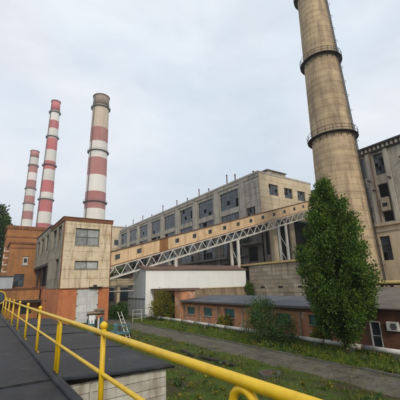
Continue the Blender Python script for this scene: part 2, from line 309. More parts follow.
# ------------------------------------------------------------------ raised platform with railing (the viewer stands on it)
t = thing('raised_platform', (-1.5, 10, 0), 'raised walkway deck covered in black roofing felt, bottom left', 'platform')
mb = MB(); nxp, nyp = 14, 70
mb.add([(-5 + 6.37 * i / nxp, -5 + 31 * j / nyp, 3.385 + .010 * noise2(i * 1.1, j * .8)) for j in range(nyp + 1) for i in range(nxp + 1)],
       [(j * (nxp + 1) + i, j * (nxp + 1) + i + 1, (j + 1) * (nxp + 1) + i + 1, (j + 1) * (nxp + 1) + i) for j in range(nyp) for i in range(nxp)])
mb.build('felt_deck', FELT, t, smooth=True)
for i in (1, 4, 8):                                            # felt sheets lapped over each other
    y = -4 + i * 2.7; MB().add([(-5, y, 3.408), (1.26, y + .05, 3.408), (1.26, y + .16, 3.400), (-5, y + .11, 3.400), (-5, y, 3.38), (1.26, y + .05, 3.38)], [(0, 1, 2, 3), (4, 5, 1, 0)]).build('felt_lap', FELT, t)
mb = MB(); pts = [(1.36 + .012 * noise2(1, j * .9), -5 + .5 * j, 3.40 + .012 * noise2(5, j * 1.3)) for j in range(63)]
mb.tube(pts, .075, 8); mb.build('felt_edge_roll', FELT, t, smooth=True)
BX('deck_slab', CONCG, t, -5, 1.40, -5, 26, 3.1, 3.37)
BX('deck_wall', CONCB, t, 1.1, 1.35, -5, 25.8, 0, 3.1)
BX('deck_wall', CONCB, t, -4.8, 1.1, 25.5, 25.8, 0, 3.1)
BX('deck_wall', CONCB, t, -4.8, -4.5, -5, 25.5, 0, 3.1)
rl = thing('railing', (1.40, 10, 3.37), 'yellow tubular steel railing along the edge of the black walkway', 'railing')
XR = 1.40; ZT, ZM = 4.42, 3.945
ends = (-3.6, 25.6)
MB().tube([(XR, y, ZT) for y in frange(*ends, 12)], .036, 14).build('top_rail', YEL, rl, smooth=True)
MB().tube([(XR + .004, y, ZM) for y in frange(*ends, 12)], .026, 10).build('middle_rail', YEL, rl, smooth=True)
for y in (-.9, 4.33, 9.72, 12.36, 15.05, 17.8, 20.4, 23.0, 25.5):
    p = MB().tube([(XR, y, 3.40), (XR, y, 4.47)], .034, 12).build('post', YEL, rl, smooth=True)
    MB().ball((XR, y, 4.515), .052).build('post_cap', YEL, p, smooth=True)
    MB().lathe(XR, y, [(.075, 3.405), (.075, 3.425), (.045, 3.435), (.045, 3.45)], 14).build('base_flange', YEL, rl)
for y in (-3.4, 1.62, 7.08):                                   # hooped double posts tucked under the top rail
    hw, zt = .115, ZT - .045
    MB().tube([(XR, y - hw, 3.41), (XR, y - hw, zt - hw)] + [(XR, y - hw * math.cos(q), zt - hw + hw * math.sin(q)) for q in [math.pi * i / 10 for i in range(1, 10)]] + [(XR, y + hw, zt - hw), (XR, y + hw, 3.41)], .028, 12).build('hooped_post', YEL, rl, smooth=True)
lp = thing('round_lamp', (.765, 18.6, 3.4), 'round dark lamp with yellow rim on a post at the far left edge', 'lamp')
MB().tube([(.765, 18.75, 3.39), (.765, 18.75, 4.62)], .04, 10).build('post', STEELD, lp)
MB().tube([(.765, 18.45, 4.66), (.765, 18.62, 4.66), (.765, 18.74, 4.66)], [.30, .29, .15], 24).build('housing', STEELD, lp, smooth=True)
MB().tube([(.765 + .30 * math.cos(q), 18.45, 4.66 + .30 * math.sin(q)) for q in [2 * math.pi * i / 28 for i in range(29)]], .028, 8, False).build('rim', YEL, lp, smooth=True)
MB().tube([(.765, 18.43, 4.66), (.765, 18.445, 4.66)], .29, 24).build('lens', GLASS, lp)

# ------------------------------------------------------------------ small white-boarded hut below the railing
t = thing('board_hut', (3, 12, 0), 'low hut with white boards and flat black felt roof below the railing', 'hut')
mb = MB(); nxp, nyp = 8, 50
def hz(x, y): return 3.06 - .055 * (x - 1.5) + .012 * noise2(x * 2.2, y * 1.3)
mb.add([(1.47 + 3.13 * i / nxp + (.03 * noise2(j * .9, 2) if i == nxp else 0), 8.12 + 18.5 * j / nyp + (.03 * noise2(i * 1.7, 4) if j == 0 else 0), hz(1.47 + 3.13 * i / nxp, 8.12 + 18.5 * j / nyp)) for j in range(nyp + 1) for i in range(nxp + 1)],
       [(j * (nxp + 1) + i, j * (nxp + 1) + i + 1, (j + 1) * (nxp + 1) + i + 1, (j + 1) * (nxp + 1) + i) for j in range(nyp) for i in range(nxp)])
o = mb.build('roof', FELT, t, smooth=True); so = o.modifiers.new('solid', 'SOLIDIFY'); so.thickness = .045; so.offset = -1
for i in range(3):
    y = 11.9 + i * 4.6; MB().add([(1.5, y, hz(1.5, y) + .022), (4.58, y + .06, hz(4.58, y) + .022), (4.58, y + .2, hz(4.58, y) + .008), (1.5, y + .14, hz(1.5, y) + .008), (1.5, y - .001, hz(1.5, y) - .01), (4.58, y + .059, hz(4.58, y) - .01)], [(0, 1, 2, 3), (4, 5, 1, 0)]).build('felt_lap', FELT, t)
BX('frame_wall', BOARD, t, 1.5, 4.42, 8.36, 26.3, 0, 2.84)
zz = 2.82; k = 0
while zz > .1:
    h = random.uniform(.19, .23)
    for a, b in ((1.52, 2.42), (2.47, 4.45)):
        d = random.uniform(0, .015); MB().box(a, b - .004, 8.30 - d, 8.35, zz - h + .012, zz).build('plank', BOARD, t, bevel=.006)
    yy = 8.36
    while yy < 26: MB().box(4.425, 4.46 + random.uniform(0, .012), yy, min(yy + 3, 26.3) - .01, zz - h + .012, zz).build('plank', BOARD, t); yy += 3
    zz -= h
BX('door_post', BOARD, t, 2.42, 2.47, 8.27, 8.352, .02, 2.80)
for z in (2.35, 1.2): MB().box(2.36, 2.60, 8.262, 8.285, z, z + .05).build('hinge', STEELR, t)

# ------------------------------------------------------------------ transfer tower (cream panels over brick)
t = thing('transfer_tower', (13, 52, 0), 'tall cream panelled tower on an orange brick base, left of centre', 'building')
X0, X1, Y0, Y1 = 9.35, 16.75, 50.0, 61.0
w1 = (11.1, 14.75, 11.35, 13.95); w2 = (11.3, 14.8, 7.75, 8.95); dr = (11.9, 15.1, 0, 4.85)
wall(t, 'y', Y0, X0, X1, 4.95, 15.0, TPANEL, [w1, w2])
panels(t, 'y', Y0, [X0 + .12, X1 - .12], [5.0, 6.35, 7.7, 9.1, 10.4, 11.75, 13.1, 14.5, 15.0], TPANEL, [w1, w2], th=.06, gap=.05)
for a, b in ((X0, X0 + .12), (X1 - .12, X1)): BX('corner_strip', BRICKD, t, a, b, Y0 - .035, Y0 + .01, 5.0, 15.0)
window(t, 'y', Y0, w1, 2, 2, gl=GLASSG, fw=.11, mw=.11); window(t, 'y', Y0, w2, 2, 1, gl=GLASSG, fw=.11, mw=.11)
for o in (w1, w2): BX('sill', CONCG, t, o[0] - .1, o[1] + .1, Y0 - .14, Y0 + .1, o[2] - .1, o[2])
wall(t, 'y', Y0 + .02, X0 + .03, X1 - .03, 0, 4.95, BRICKP, [dr], name='brick_base')
sl = [(51.6, 54.2, 11.6, 14.6), (55.6, 58.6, 11.6, 14.6), (51.6, 54.2, 6.6, 9.4)]
wall(t, 'x', X0, Y0 + .001, Y1, 4.95, 15.0, TGREY, sl); panels(t, 'x', X0, [50.1, 54.9, 61], [5.0, 6.4, 9.6, 11.4, 14.8], TGREY, sl, th=.05)
for o in sl: window(t, 'x', X0, o, 3, 3, gl=GLASSG, miss=.15)
wall(t, 'x', X0 + .02, Y0 + .03, 80, 0, 4.95, BRICKP, [(60, 61.6, 0, 3.2)], name='brick_base')
BX('side_door', STEELD, t, X0 + .25, X0 + .32, 60, 61.6, 0, 3.2)
BX('rear_brick', BRICKD, t, X0 + .05, X0 + .45, 61.0, 80, 4.95, 5.5); BX('undercroft_shade', INT, t, X0 + 1.6, X1 - .6, 61.0, 79.9, 4.9, 9.0)  # near-black box draws the shade in the void under the bridge
BX('wall', TPANEL, t, X1 - .4, X1 - .001, Y0 + .4, Y1, 0, 15.0); BX('wall', TPANEL, t, X0 + .4, X1 - .4, Y1 - .4, Y1 - .002, 0, 15.0)
BX('interior', INT, t, X0 + .5, X1 - .5, Y0 + .5, Y1 - .5, 0, 14.9)
BX('parapet', BRICKD, t, X0 - .12, X1 + .12, Y0 - .12, Y1 + .1, 15.0, 15.55); BX('parapet_coping', STEELR, t, X0 - .2, X1 + .2, Y0 - .2, Y1 + .15, 15.55, 15.63)
BX('ledge', BRICKD, t, X0 - .06, X1 + .06, Y0 - .09, Y0 + .018, 4.86, 4.99)
dw = BX('door', DOORW, t, 11.92, 13.49, Y0 + .10, Y0 + .16, .03, 4.82); dv = BX('door', DOORW, t, 13.51, 15.08, Y0 + .10, Y0 + .16, .03, 4.82)
for d, a, b in ((dw, 11.92, 13.49), (dv, 13.51, 15.08)):
    for z in (.5, 1.55, 2.6, 3.65): BX('door_sheet', DOORW, d, a + .08, b - .08, Y0 + .075, Y0 + .10, z, z + .98)
for z in (.7, 2.4, 4.1):
    BX('hinge', STEELR, dw, 11.80, 12.1, Y0 + .03, Y0 + .07, z, z + .12); BX('hinge', STEELR, dv, 14.9, 15.2, Y0 + .03, Y0 + .07, z, z + .12)
BX('door_canopy', STEELD, t, 13.6, 15.4, Y0 - .6, Y0 + .05, 4.98, 5.12); BX('door_canopy_bracket', STEELD, t, 14.2, 14.7, Y0 - .35, Y0 + .02, 5.12, 5.4)
# rear bridge gallery of the tower, running back to the brick house
s2 = [(63.0, 66.0, 11.8, 14.8), (68.5, 71.5, 11.8, 14.8), (74, 77, 11.8, 14.8)]
wall(t, 'x', X0, 61.0, 79.9, 9.4, 16.0, TGREY, s2, name='bridge_wall'); panels(t, 'x', X0, [61, 65.8, 70.5, 75.2, 79.8], [9.45, 11.4, 14.9, 15.9], TGREY, s2, th=.05)
for o in s2: window(t, 'x', X0, o, 3, 3, miss=.2)
BX('bridge_floor', STEELD, t, X0 + .05, X1 - .05, 61.0, 79.9, 9.05, 9.38); BX('bridge_interior', INT, t, X0 + .5, X1 - .5, 61.1, 79.8, 9.5, 15.6)
BX('bridge_wall', TGREY, t, X1 - .4, X1 - .05, 61.0, 79.9, 9.4, 16.0); BX('bridge_roof', ROOFG, t, X0 - .15, X1 + .15, 61.2, 80, 16.02, 16.25)
for y in (63.5, 69, 74.5): BX('bridge_column', STEELD, t, X0 + .15, X0 + .45, y, y + .35, 5.5, 9.05)
for y in (63.5, 69, 74.5): BX('bridge_column', STEELD, t, X1 - .5, X1 - .2, y, y + .35, 0, 9.05)

# ------------------------------------------------------------------ brick house and lesser things at the far left
t = thing('brick_house', (8, 86, 0), 'orange brick block stepped in two heights behind the cream tower', 'building')
ow = [(5.7, 7.7, 5.6, 8.3), (6.95, 8.1, 10.3, 12.2)]
wall(t, 'y', 80, 4.3, 12, 0, 14.9, BRICK, ow); window(t, 'y', 80, ow[0], 2, 2, miss=.1)
BX('niche_panel', FRAMEW, t, 7.0, 8.05, 80.2, 80.28, 10.35, 12.15); BX('niche_box', STEELD, t, 7.25, 7.8, 80.0, 80.2, 10.9, 11.7); BX('niche_sill', FRAMEW, t, 6.85, 8.2, 79.8, 80.1, 10.15, 10.3)
BX('wall', BRICK, t, 4.301, 4.7, 80.4, 88, 0, 14.9); BX('wall', BRICK, t, 11.6, 12, 80.4, 88, 0, 14.9); BX('interior', INT, t, 4.8, 11.5, 80.5, 87.9, 0, 14.6)
BX('cornice', BRICKD, t, 4.1, 12.2, 79.8, 88, 14.9, 15.3); BX('cornice', BRICKD, t, 4.2, 12.1, 79.9, 80.02, 13.9, 14.15)
BX('upper_wall', BRICK, t, 3.7, 13.5, 88, 97, 0, 19.5); BX('upper_cornice', BRICKD, t, 3.5, 13.7, 87.8, 97.2, 19.5, 20.3); BX('upper_band', BRICKD, t, 3.62, 13.58, 87.92, 97.08, 17.4, 17.7)
for k in range(4):
    BX('side_bracket', WPAINT, t, 3.3, 4.3, 82 + .0 * k, 82.3, 8.8 + k * 1.5, 9.0 + k * 1.5); BX('insulator', FRAMEW, t, 3.3, 3.5, 82, 82.25, 9.0 + k * 1.5, 9.7 + k * 1.5)
t = thing('pale_shed', (2, 74, 0), 'pale blue grey metal shed at the left edge behind a brick wall', 'shed')
BX('body', GREYS, t, -6, 5.1, 72.5, 78, 0, 7.5); BX('roof', ROOFG, t, -6.2, 5.3, 72.3, 78.2, 7.5, 7.7)
for i in range(10): BX('cladding_rib', GREYS, t, -5.9 + i * 1.1, -5.75 + i * 1.1, 72.44, 72.5, 0, 7.45)
t = thing('low_brick_annex', (2, 68, 0), 'low orange brick annex with dark strip at the far end of railing', 'building')
BX('wall', BRICK, t, -7, 9.1, 66, 70, 0, 5.0); BX('coping', STEELR, t, -7.1, 9.2, 65.85, 70.1, 5.0, 5.25); BX('canopy', CONCG, t, -7, 9.25, 64.4, 66.05, 3.0, 3.2); BX('canopy_fascia', STEELD, t, -7, 9.27, 64.3, 64.4, 2.75, 3.22)
for x in (-4, 1.5, 6.0): BX('window', GLASS, t, x, x + 2, 65.93, 66.02, .9, 2.6)

# ------------------------------------------------------------------ conveyor gallery
SL = .2855
def gt(x): return 10.67 + SL * (x - 17.25)
g = thing('conveyor_gallery', (45, 52.7, 0), 'long ochre conveyor gallery rising to the right on a white truss', 'conveyor')
GA, GB, GH = 16.8, 84.0, 2.35
gy0, gy1 = 51.5, 54.0
def slab(name, m, y0, y1, xa, xb, t0, t1, parent=g): return MB().prism([(xa, y0, gt(xa) + t0), (xb, y0, gt(xb) + t0), (xb, y0, gt(xb) + t1), (xa, y0, gt(xa) + t1)], (0, y1 - y0, 0)).build(name, m, parent)
slab('roof', ROOFB, gy0 - .15, gy1 + .15, GA, GB, 0, .10); slab('floor', STEELD, gy0 + .05, gy1 - .05, GA, GB, -GH - .12, -GH)
slab('core', INT, gy0 + .12, gy1 - .05, GA + .05, GB, -GH + .02, -.03)
gw = [18.4, 22.3, 30.0, 34.0, 37.9, 41.8, 45.7, 49.7, 53.7, 57.7, 61.6, 65.6, 69.5, 73.5, 77.5, 81.5]
px = GA
brk = sorted([GA] + [x - 2.0 for x in gw if x - 2 > GA + .5] + [26.3, 27.2, 28.1] + [GB])
brk = [b for i, b in enumerate(brk) if i == 0 or b - brk[i - 1] > .5]
for a, b in zip(brk, brk[1:]):
    ws = [x for x in gw if a < x < b]; rusty = 26 < a < 27.9
    m = GALR if rusty else GAL; yo = gy0 + random.uniform(0, .02); mb = MB(); cuts = [a + .02, b - .02]
    if ws:
        x = ws[0]; cuts = [a + .02, x - .42, x + .42, b - .02]
    def pan(p, q, t0, t1): mb.prism([(p, yo, gt(p) + t0), (q, yo, gt(q) + t0), (q, yo, gt(q) + t1), (p, yo, gt(p) + t1)], (0, .09, 0))
    if ws:
        pan(cuts[0], cuts[1], -GH, 0); pan(cuts[2], cuts[3], -GH, 0); pan(cuts[1], cuts[2], -GH, -1.55); pan(cuts[1], cuts[2], -.72, 0)
    else: pan(a + .02, b - .02, -GH, 0)
    mb.build('side_panel', m, g)
    if ws:
        fr = MB(); x = ws[0]
        for p, q, t0, t1 in ((x - .42, x - .34, -1.55, -.72), (x + .34, x + .42, -1.55, -.72), (x - .34, x + .34, -1.55, -1.47), (x - .34, x + .34, -.80, -.72), (x - .03, x + .03, -1.47, -.8)):
            fr.prism([(p, yo - .01, gt(p) + t0), (q, yo - .01, gt(q) + t0), (q, yo - .01, gt(q) + t1), (p, yo - .01, gt(p) + t1)], (0, .07, 0))
        fo = fr.build('window', FRAME, g)
        for p, q in ((x - .34, x - .03), (x + .03, x + .34)):
            if random.random() < .8: MB().quad((p, yo + .05, gt(p) - 1.47), (q, yo + .05, gt(q) - 1.47), (q, yo + .05, gt(q) - .8), (p, yo + .05, gt(p) - .8)).build('pane', GLASS, fo)
slab('side_panel', GAL, gy1 - .04, gy1, GA, GB, -GH, 0)
slab('eave_strip', RUSTR, gy0 - .17, gy0 - .12, GA, GB, -.06, .12); slab('sill_strip', GALR, gy0 - .04, gy0 + .0, GA, GB, -GH - .1, -GH + .04)
TD = 2.05
for y in (gy0 + .1, gy1 - .1):
    MB().bar((GA, y, gt(GA) - GH - .22), (GB, y, gt(GB) - GH - .22), .2, .24).build('truss_top_chord', WPAINT, g)
    MB().bar((GA, y, gt(GA) - GH - TD), (GB, y, gt(GB) - GH - TD), .22, .26).build('truss_bottom_chord', WPAINT, g)
    n = 30; st = (GB - GA) / n
    for i in range(n):
        a = GA + i * st; b = a + st; m_ = (a + b) / 2
        MB().bar((a, y, gt(a) - GH - TD), (m_, y, gt(m_) - GH - .25), .13).build('truss_diagonal', WPAINT, g)
        MB().bar((m_, y, gt(m_) - GH - .25), (b, y, gt(b) - GH - TD), .13).build('truss_diagonal', WPAINT, g)
for i in range(31):
    a = GA + i * st; MB().bar((a, gy0 + .1, gt(a) - GH - TD), (a, gy1 - .1, gt(a) - GH - TD), .12).build('truss_cross_beam', WPAINT, g)
for x, zb in ((29.7, 0), (45.4, 0), (61.6, 0), (77, 0)):
    top = gt(x) - GH - TD - .1
    for y in (gy0 + .1, gy1 - .1): BX('support_column', WPAINT, g, x - .28, x + .28, y - .2, y + .2, zb, top)
    for k in range(int(top // 4)):
        z = zb + 1 + 4 * k
        if z + 4 < top: MB().bar((x, gy0 + .2, z), (x, gy1 - .2, z + 3.6), .12).build('support_brace', WPAINT, g)
    BX('support_cap', WPAINT, g, x - .4, x + .4, gy0 - .15, gy1 + .15, top - .02, top + .12)

# second, level pipe bridge below the gallery near the tower
t = thing('pipe_bridge', (20, 55, 0), 'low concrete pipe bridge between the cream tower and the grey shed gable', 'bridge')
BX('beam', CONC, t, 16.8, 24, 54.3, 55.5, 5.2, 6.1); BX('slab', CONC, t, 16.8, 24.5, 54.2, 56, 6.1, 6.3)
for x in (19.9, 23.6): BX('column', CONC, t, x - .22, x + .22, 54.5, 55.1, 0, 5.2)
for z in (6.75, 7.2): MB().tube([(16.8, 55, z), (24.5, 55, z)], .2, 10).build('pipe', STEELR, t)
BX('railing', WPAINT, t, 16.8, 24.4, 54.2, 54.26, 4.2, 4.35)
t = thing('dark_workshop', (20, 70, 0), 'dark low workshop seen beneath the pipe bridge by the tower', 'building')
BX('wall', CONCB, t, 14, 44, 66, 76, 0, 6.5); BX('roof', ROOFG, t, 13.7, 44.3, 65.6, 76.4, 6.5, 6.8)
for x in (16.5, 20.5, 24.5, 28.5): BX('window', GLASS, t, x, x + 2.6, 65.93, 66.02, 2.2, 4.8)

# ------------------------------------------------------------------ white shed across the middle
t = thing('white_shed', (34, 53.2, 0), 'long white metal shed with rusty roof and grey gable, centre', 'shed')
sx0, sx1, sy0, sy1 = 22.6, 45.0, 49.3, 57.0
for i in range(19):
    a = sx0 + (sx1 - sx0) * i / 19; b = sx0 + (sx1 - sx0) * (i + 1) / 19
    BX('cladding_sheet', WHITE, t, a + .004, b - .004, sy0 - random.uniform(0, .008), sy0 + .06, 4.35 if a > 26.0 else .1, 7.62)
BX('corner_trim', WHITE, t, sx0 - .03, sx0 + .1, sy0 - .03, sy0 + .03, .1, 7.6)
BX('lower_wall', PLASTD, t, 26.1, 47.2, sy0 + .1, sy0 + .5, 0, 4.33); BX('lower_wall_coping', CONC, t, 26.1, 47.3, sy0 - .02, sy0 + .55, 4.18, 4.345)
MB().prism([(sx0, sy0 + .06, 3.0), (sx0, sy1, 3.0), (sx0, sy1, 7.6), (sx0, (sy0 + sy1) / 2, 8.55), (sx0, sy0 + .06, 7.62)], (.15, 0, 0)).build('gable', GREYS, t)
for i in range(9): BX('gable_rib', GREYS, t, sx0 - .03, sx0 + .01, sy0 + .7 + i * .8, sy0 + .76 + i * .8, 3.0, 7.55)
BX('gable_rail', FRAME, t, sx0 - .05, sx0 + .02, sy0, sy1, 2.88, 3.0); BX('gable_door', GREYS, t, sx0 + .03, sx0 + .1, sy0 + .1, sy1, 0, 2.9)
for i in range(5): BX('gable_door_rib', FRAME, t, sx0 - .0, sx0 + .04, sy0 + .9 + i * 1.5, sy0 + .98 + i * 1.5, 0, 2.88)
BX('rear_wall', GREYS, t, sx0 + .15, sx1, sy1 - .1, sy1, 0, 7.6); BX('end_wall', WHITE, t, sx1 - .1, sx1, sy0 + .5, sy1 - .1, 0, 7.6)
ym = (sy0 + sy1) / 2
MB().prism([(sx0 - .25, sy0 - .25, 7.60), (sx0 - .25, ym, 8.62), (sx0 - .25, sy1 + .25, 7.55), (sx0 - .25, sy1 + .25, 7.65), (sx0 - .25, ym, 8.72), (sx0 - .25, sy0 - .25, 7.72)], (sx1 - sx0 + .5, 0, 0)).build('roof', RUSTR, t)
BX('fascia', RUSTR, t, sx0 - .26, sx1 + .26, sy0 - .28, sy0 - .251, 7.58, 7.74)

t = thing('brick_porch', (25, 45, 0), 'small brown brick porch with flat roof against the white shed', 'building')
wall(t, 'x', 23.9, 39.9, 48.9, 0, 4.2, BRICKD, [(41.9, 47.6, 0, 3.5)]); BX('wall', PLAST, t, 23.901, 26.0, 39.6, 39.899, 0, 4.2); BX('roof', RUSTR, t, 23.4, 26.6, 39.3, 49.0, 4.2, 4.5); BX('interior', INT, t, 24.6, 26, 40, 48.9, 0, 4.1)
BX('pier', PLAST, t, 23.7, 23.899, 39.6, 41.6, 0, 4.18)

# ------------------------------------------------------------------ long low building behind the track
t = thing('low_building', (26, 28, 0), 'long low orange plastered building with grey roof and green shutters', 'building')
lw = [(36.8, 38.6, 1.15, 2.05), (32.9, 34.6, 1.15, 2.08), (28.6, 30.4, 1.2, 2.15), (24.2, 25.9, 1.2, 2.1), (20.6, 22.2, 1.2, 2.1), (17.5, 18.6, 1.35, 2.15)]
wall(t, 'x', 24.0, 15.4, 39.55, 0, 2.78, PLAST, lw, depth=.3)
for o in lw:
    wo = window(t, 'x', 24.0, o, 2, 1, frame=GREENP, gl=GREENP, rec=.14, fw=.08)
    BX('sill', CONCG, t, 23.88, 24.05, o[0] - .06, o[1] + .06, o[2] - .08, o[2])
BX('brick_band', BRICKD, t, 23.96, 24.01, 15.4, 39.5, 2.36, 2.76)
for y in (15.6, 19.4, 23.0, 27.1, 31.5, 35.6, 39.2): BX('pilaster', PLASTD, t, 23.93, 24.005, y, y + .28, 0, 2.36)
BX('wall', PLASTD, t, 24.3, 29, 15.4, 15.7, 0, 2.8); BX('rear_wall', PLASTD, t, 28.8, 29, 15.7, 39.5, 0, 3.1); BX('interior', INT, t, 24.45, 28.7, 15.8, 39.4, 0, 2.7)
for i in range(12):
    a = 15.3 + i * 2.03; b = a + 2.02; z = random.uniform(0, .012)
    MB().prism([(23.35, a, 2.82 + z), (29.2, a, 3.34 + z), (29.2, a, 3.40 + z), (23.35, a, 2.88 + z)], (0, b - a, 0)).build('roof_sheet', ROOFG, t)
BX('eave_board', FRAME, t, 23.36, 23.42, 15.3, 39.6, 2.70, 2.815)

t = thing('brick_workshop', (26, 11, 0), 'dark brick outbuilding with brown roof right of the tree', 'building')
dw_ = (12.5, 13.3, .05, 2.05)
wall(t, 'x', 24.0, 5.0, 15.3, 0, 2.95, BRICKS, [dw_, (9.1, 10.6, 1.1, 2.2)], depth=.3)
window(t, 'x', 24.0, dw_, 1, 2, frame=FRAMEW, gl=GLASS, rec=.05, fw=.1, name='door'); window(t, 'x', 24.0, (9.1, 10.6, 1.1, 2.2), 2, 1, frame=FRAMEW)
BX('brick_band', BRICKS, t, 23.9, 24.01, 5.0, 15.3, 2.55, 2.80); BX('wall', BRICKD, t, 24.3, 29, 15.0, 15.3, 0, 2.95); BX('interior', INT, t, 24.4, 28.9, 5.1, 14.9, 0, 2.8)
for i in range(5):
    a = 4.9 + i * 2.08; b = a + 2.06; MB().prism([(23.5, a, 2.92), (29.2, a, 4.22), (29.2, a, 4.29), (23.5, a, 2.99)], (0, b - a, 0)).build('roof_sheet', ROOFB, t)
BX('rear_wall', CONCB, t, 28.9, 29.15, 5.0, 15.2, 0, 4.15)
ac = thing('air_conditioner', (23.8, 11.6, 1.5), 'white air conditioner box on the dark brick wall at right edge', 'air conditioner')
BX('casing', FRAMEW, ac, 23.68, 23.99, 11.2, 11.95, 1.5, 2.1, bevel=.02); MB().tube([(23.67, 11.48, 1.8), (23.685, 11.48, 1.8)], .22, 20).build('fan_grille', STEELD, ac)
for k in range(5): BX('grille_bar', FRAMEW, ac, 23.655, 23.668, 11.24, 11.72, 1.6 + k * .1, 1.615 + k * .1)
for y in (11.3, 11.85): BX('bracket', STEELD, ac, 23.7, 24.0, y - .02, y + .02, 1.44, 1.5)
t = thing('yellow_gas_pipe', (29.9, 11, 0), 'yellow gas pipe with slatted rack above the brown roof, right edge', 'pipe')
MB().tube([(29.9, 4, 4.66), (29.9, 16.2, 4.66), (29.9, 16.4, 4.6), (29.9, 16.45, 4.4), (29.9, 16.45, 0)], .16, 12).build('pipe', YELO, t, smooth=True)
for i in range(14): BX('rack_slat', STEELR, t, 30.1, 30.14, 4.6 + i * .85, 4.9 + i * .85, 0, 4.42)
for y in (11.6, 11.95): MB().tube([(30.3, y, 0), (30.3, y, 5.3), (30.3, y + .06, 5.52), (30.3, y + .2, 5.6)], .11, 10).build('upright_pipe', CONC, t, smooth=True)
BX('rack_beam', STEELD, t, 30.02, 30.2, 4.2, 16.4, 4.42, 4.5)

# ------------------------------------------------------------------ concrete bunker with yellow beam
t = thing('block_bunker', (50, 46, 0), 'concrete block retaining bunker topped by a yellow beam, behind low roofs', 'wall')
BX('core', CONCB, t, 46.0, 60, 34.6, 49.0, 0, 8.3); BX('core', CONCB, t, 46.0, 59, 55.5, 62, 0, 8.1); BX('deck', CONCG, t, 46.0, 59.5, 33.6, 64, 8.3, 8.42)
z = 0; r = 0
while z < 8.1:
    y = 34.4 - (1.2 if r % 2 else 0); h = .78
    while y < 49:
        a, b = max(y, 34.4), min(y + 2.4, 49.2); 
        if b - a > .3: BX('block', CONCB, t, 45.86 - random.uniform(0, .05), 46.01, a + .02, b - .02, z + .02, min(z + h, 8.28) - .02, bevel=0)
        y += 2.4
    z += h; r += 1
BX('yellow_beam', YELO, t, 45.5, 46.1, 33.8, 64, 8.44, 8.80)
for y in (36, 40.5, 45): BX('drain_slot', INT, t, 45.78, 45.9, y, y + 1.0, 3.95, 4.25)

# ------------------------------------------------------------------ main boiler house
t = thing('boiler_house', (72, 112, 0), 'huge grey concrete boiler house with rows of broken windows, centre', 'building')
MX, MY, MZ = 60.0, 58.0, 34.6; ME = 166.0; MX1 = 83.0
up = [(66.8 + 12.6 * k, 66.8 + 12.6 * k + 8.6, 26.9, 32.4) for k in range(8)]
lo = [(66.8 + 12.6 * k, 66.8 + 12.6 * k + 8.6, 21.5, 25.2) for k in range(8)] + [(60.2, 63.6, 22.4, 25.4)]
l3 = [(66.8 + 12.6 * k, 66.8 + 12.6 * k + 8.6, 12.6, 19.3) for k in range(8)]; l4 = [(60.5, 64.5, 10.5, 14.5), (66.8, 75.4, 4, 10.5), (79.4, 88, 4, 10.5)]
opx = up + lo + l3 + l4
wall(t, 'x', MX, MY + .001, ME, 20.9, MZ, CONCG, up + lo, depth=.5); wall(t, 'x', MX, MY + .001, ME, 0, 20.9, CONCD, l3 + l4, depth=.5)
zs = [0, 4, 8, 10.5, 12.6, 14.7, 16.8, 19.0, 21.0, 23.2, 25.2, 27.0, 28.8, 30.6, 32.4, 33.5, 34.6]
us = [58.05, 62.2, 66.4] + [v for k in range(8) for v in (66.8 + 12.6 * k + 4.3, 66.8 + 12.6 * k + 9.0, 66.8 + 12.6 * k + 12.2)]
us = [u for u in us if u <= ME] 
panels(t, 'x', MX, us, zs[8:], CONCG, opx, th=.08, gap=.06, mats=[CONCG, CONCG, CONCP])
for k in range(9):
    y = 66.8 + 12.6 * k - 2.0 - 1.1
    if y < ME - 1: BX('pilaster', CONCP, t, MX - .42, MX + .01, y, y + 2.0, 20.9, 33.4); BX('pilaster_foot', CONCD, t, MX - .42, MX + .01, y, y + 2.0, 0, 20.9)
for o in up: window(t, 'x', MX, o, 6, 4, miss=.10, rec=.3, fw=.12, mw=.06)
for o in lo: window(t, 'x', MX, o, 4, 2, miss=.3, rec=.3, fw=.14, mw=.1)
for o in l3[:4]: window(t, 'x', MX, o, 5, 3, miss=.3, rec=.3, fw=.14, mw=.1)
fw_ = [(63.8, 67.6, 28.7, 31.9), (70.2, 73.8, 28.6, 31.7), (76.1, 79.8, 28.6, 31.6)]
fo_ = [(65.2, 70.4, 9, 21.4), (72.6, 79.4, 9, 21.8), (60.9, 62.2, 12, 18)]
wall(t, 'y', MY, MX, MX1, 0, 22.2, CONCD, fo_, depth=.5); wall(t, 'y', MY, MX, MX1, 22.2, MZ, CONC, fw_, depth=.5)
panels(t, 'y', MY, [60.05, 64.9, 71.2, 77.0, 82.95], [22.25, 24.3, 26.0, 27.7, 29.5, 31.2, 32.9, 34.6], CONC, fw_ + fo_, th=.07, gap=.05, mats=[CONC])
for o in fw_: window(t, 'y', MY, o, 4, 3, miss=.22, rec=.3, fw=.12, mw=.1)
for a, b in ((62.4, 65.0), (70.6, 72.4), (79.6, 82)): BX('pier', CONC, t, a, b, MY - .45, MY + .01, 0, 21.5)
BX('wall', CONCG, t, MX1 - .4, MX1 - .001, MY + .5, ME, 0, MZ); BX('wall', CONCG, t, MX + .5, MX1 - .4, ME - .5, ME - .001, 0, MZ)
BX('interior', INT, t, MX + 2.2, MX1 - 1, MY + 2.2, ME - 1, 0, MZ - .6)
BX('roof', ROOFG, t, MX + .3, MX1 - .3, MY + .3, ME - .3, MZ - .3, MZ - .05)
for nm, b in (('parapet', (MX - .2, MX + .35, MY - .15, ME)), ('parapet', (MX + .35, MX1 + .1, MY - .15, MY + .35))): BX(nm, CONCP, t, *b, MZ, MZ + .55)
BX('cornice', CONCG, t, MX - .32, MX - .19, MY - .3, ME, 33.5, 33.75)
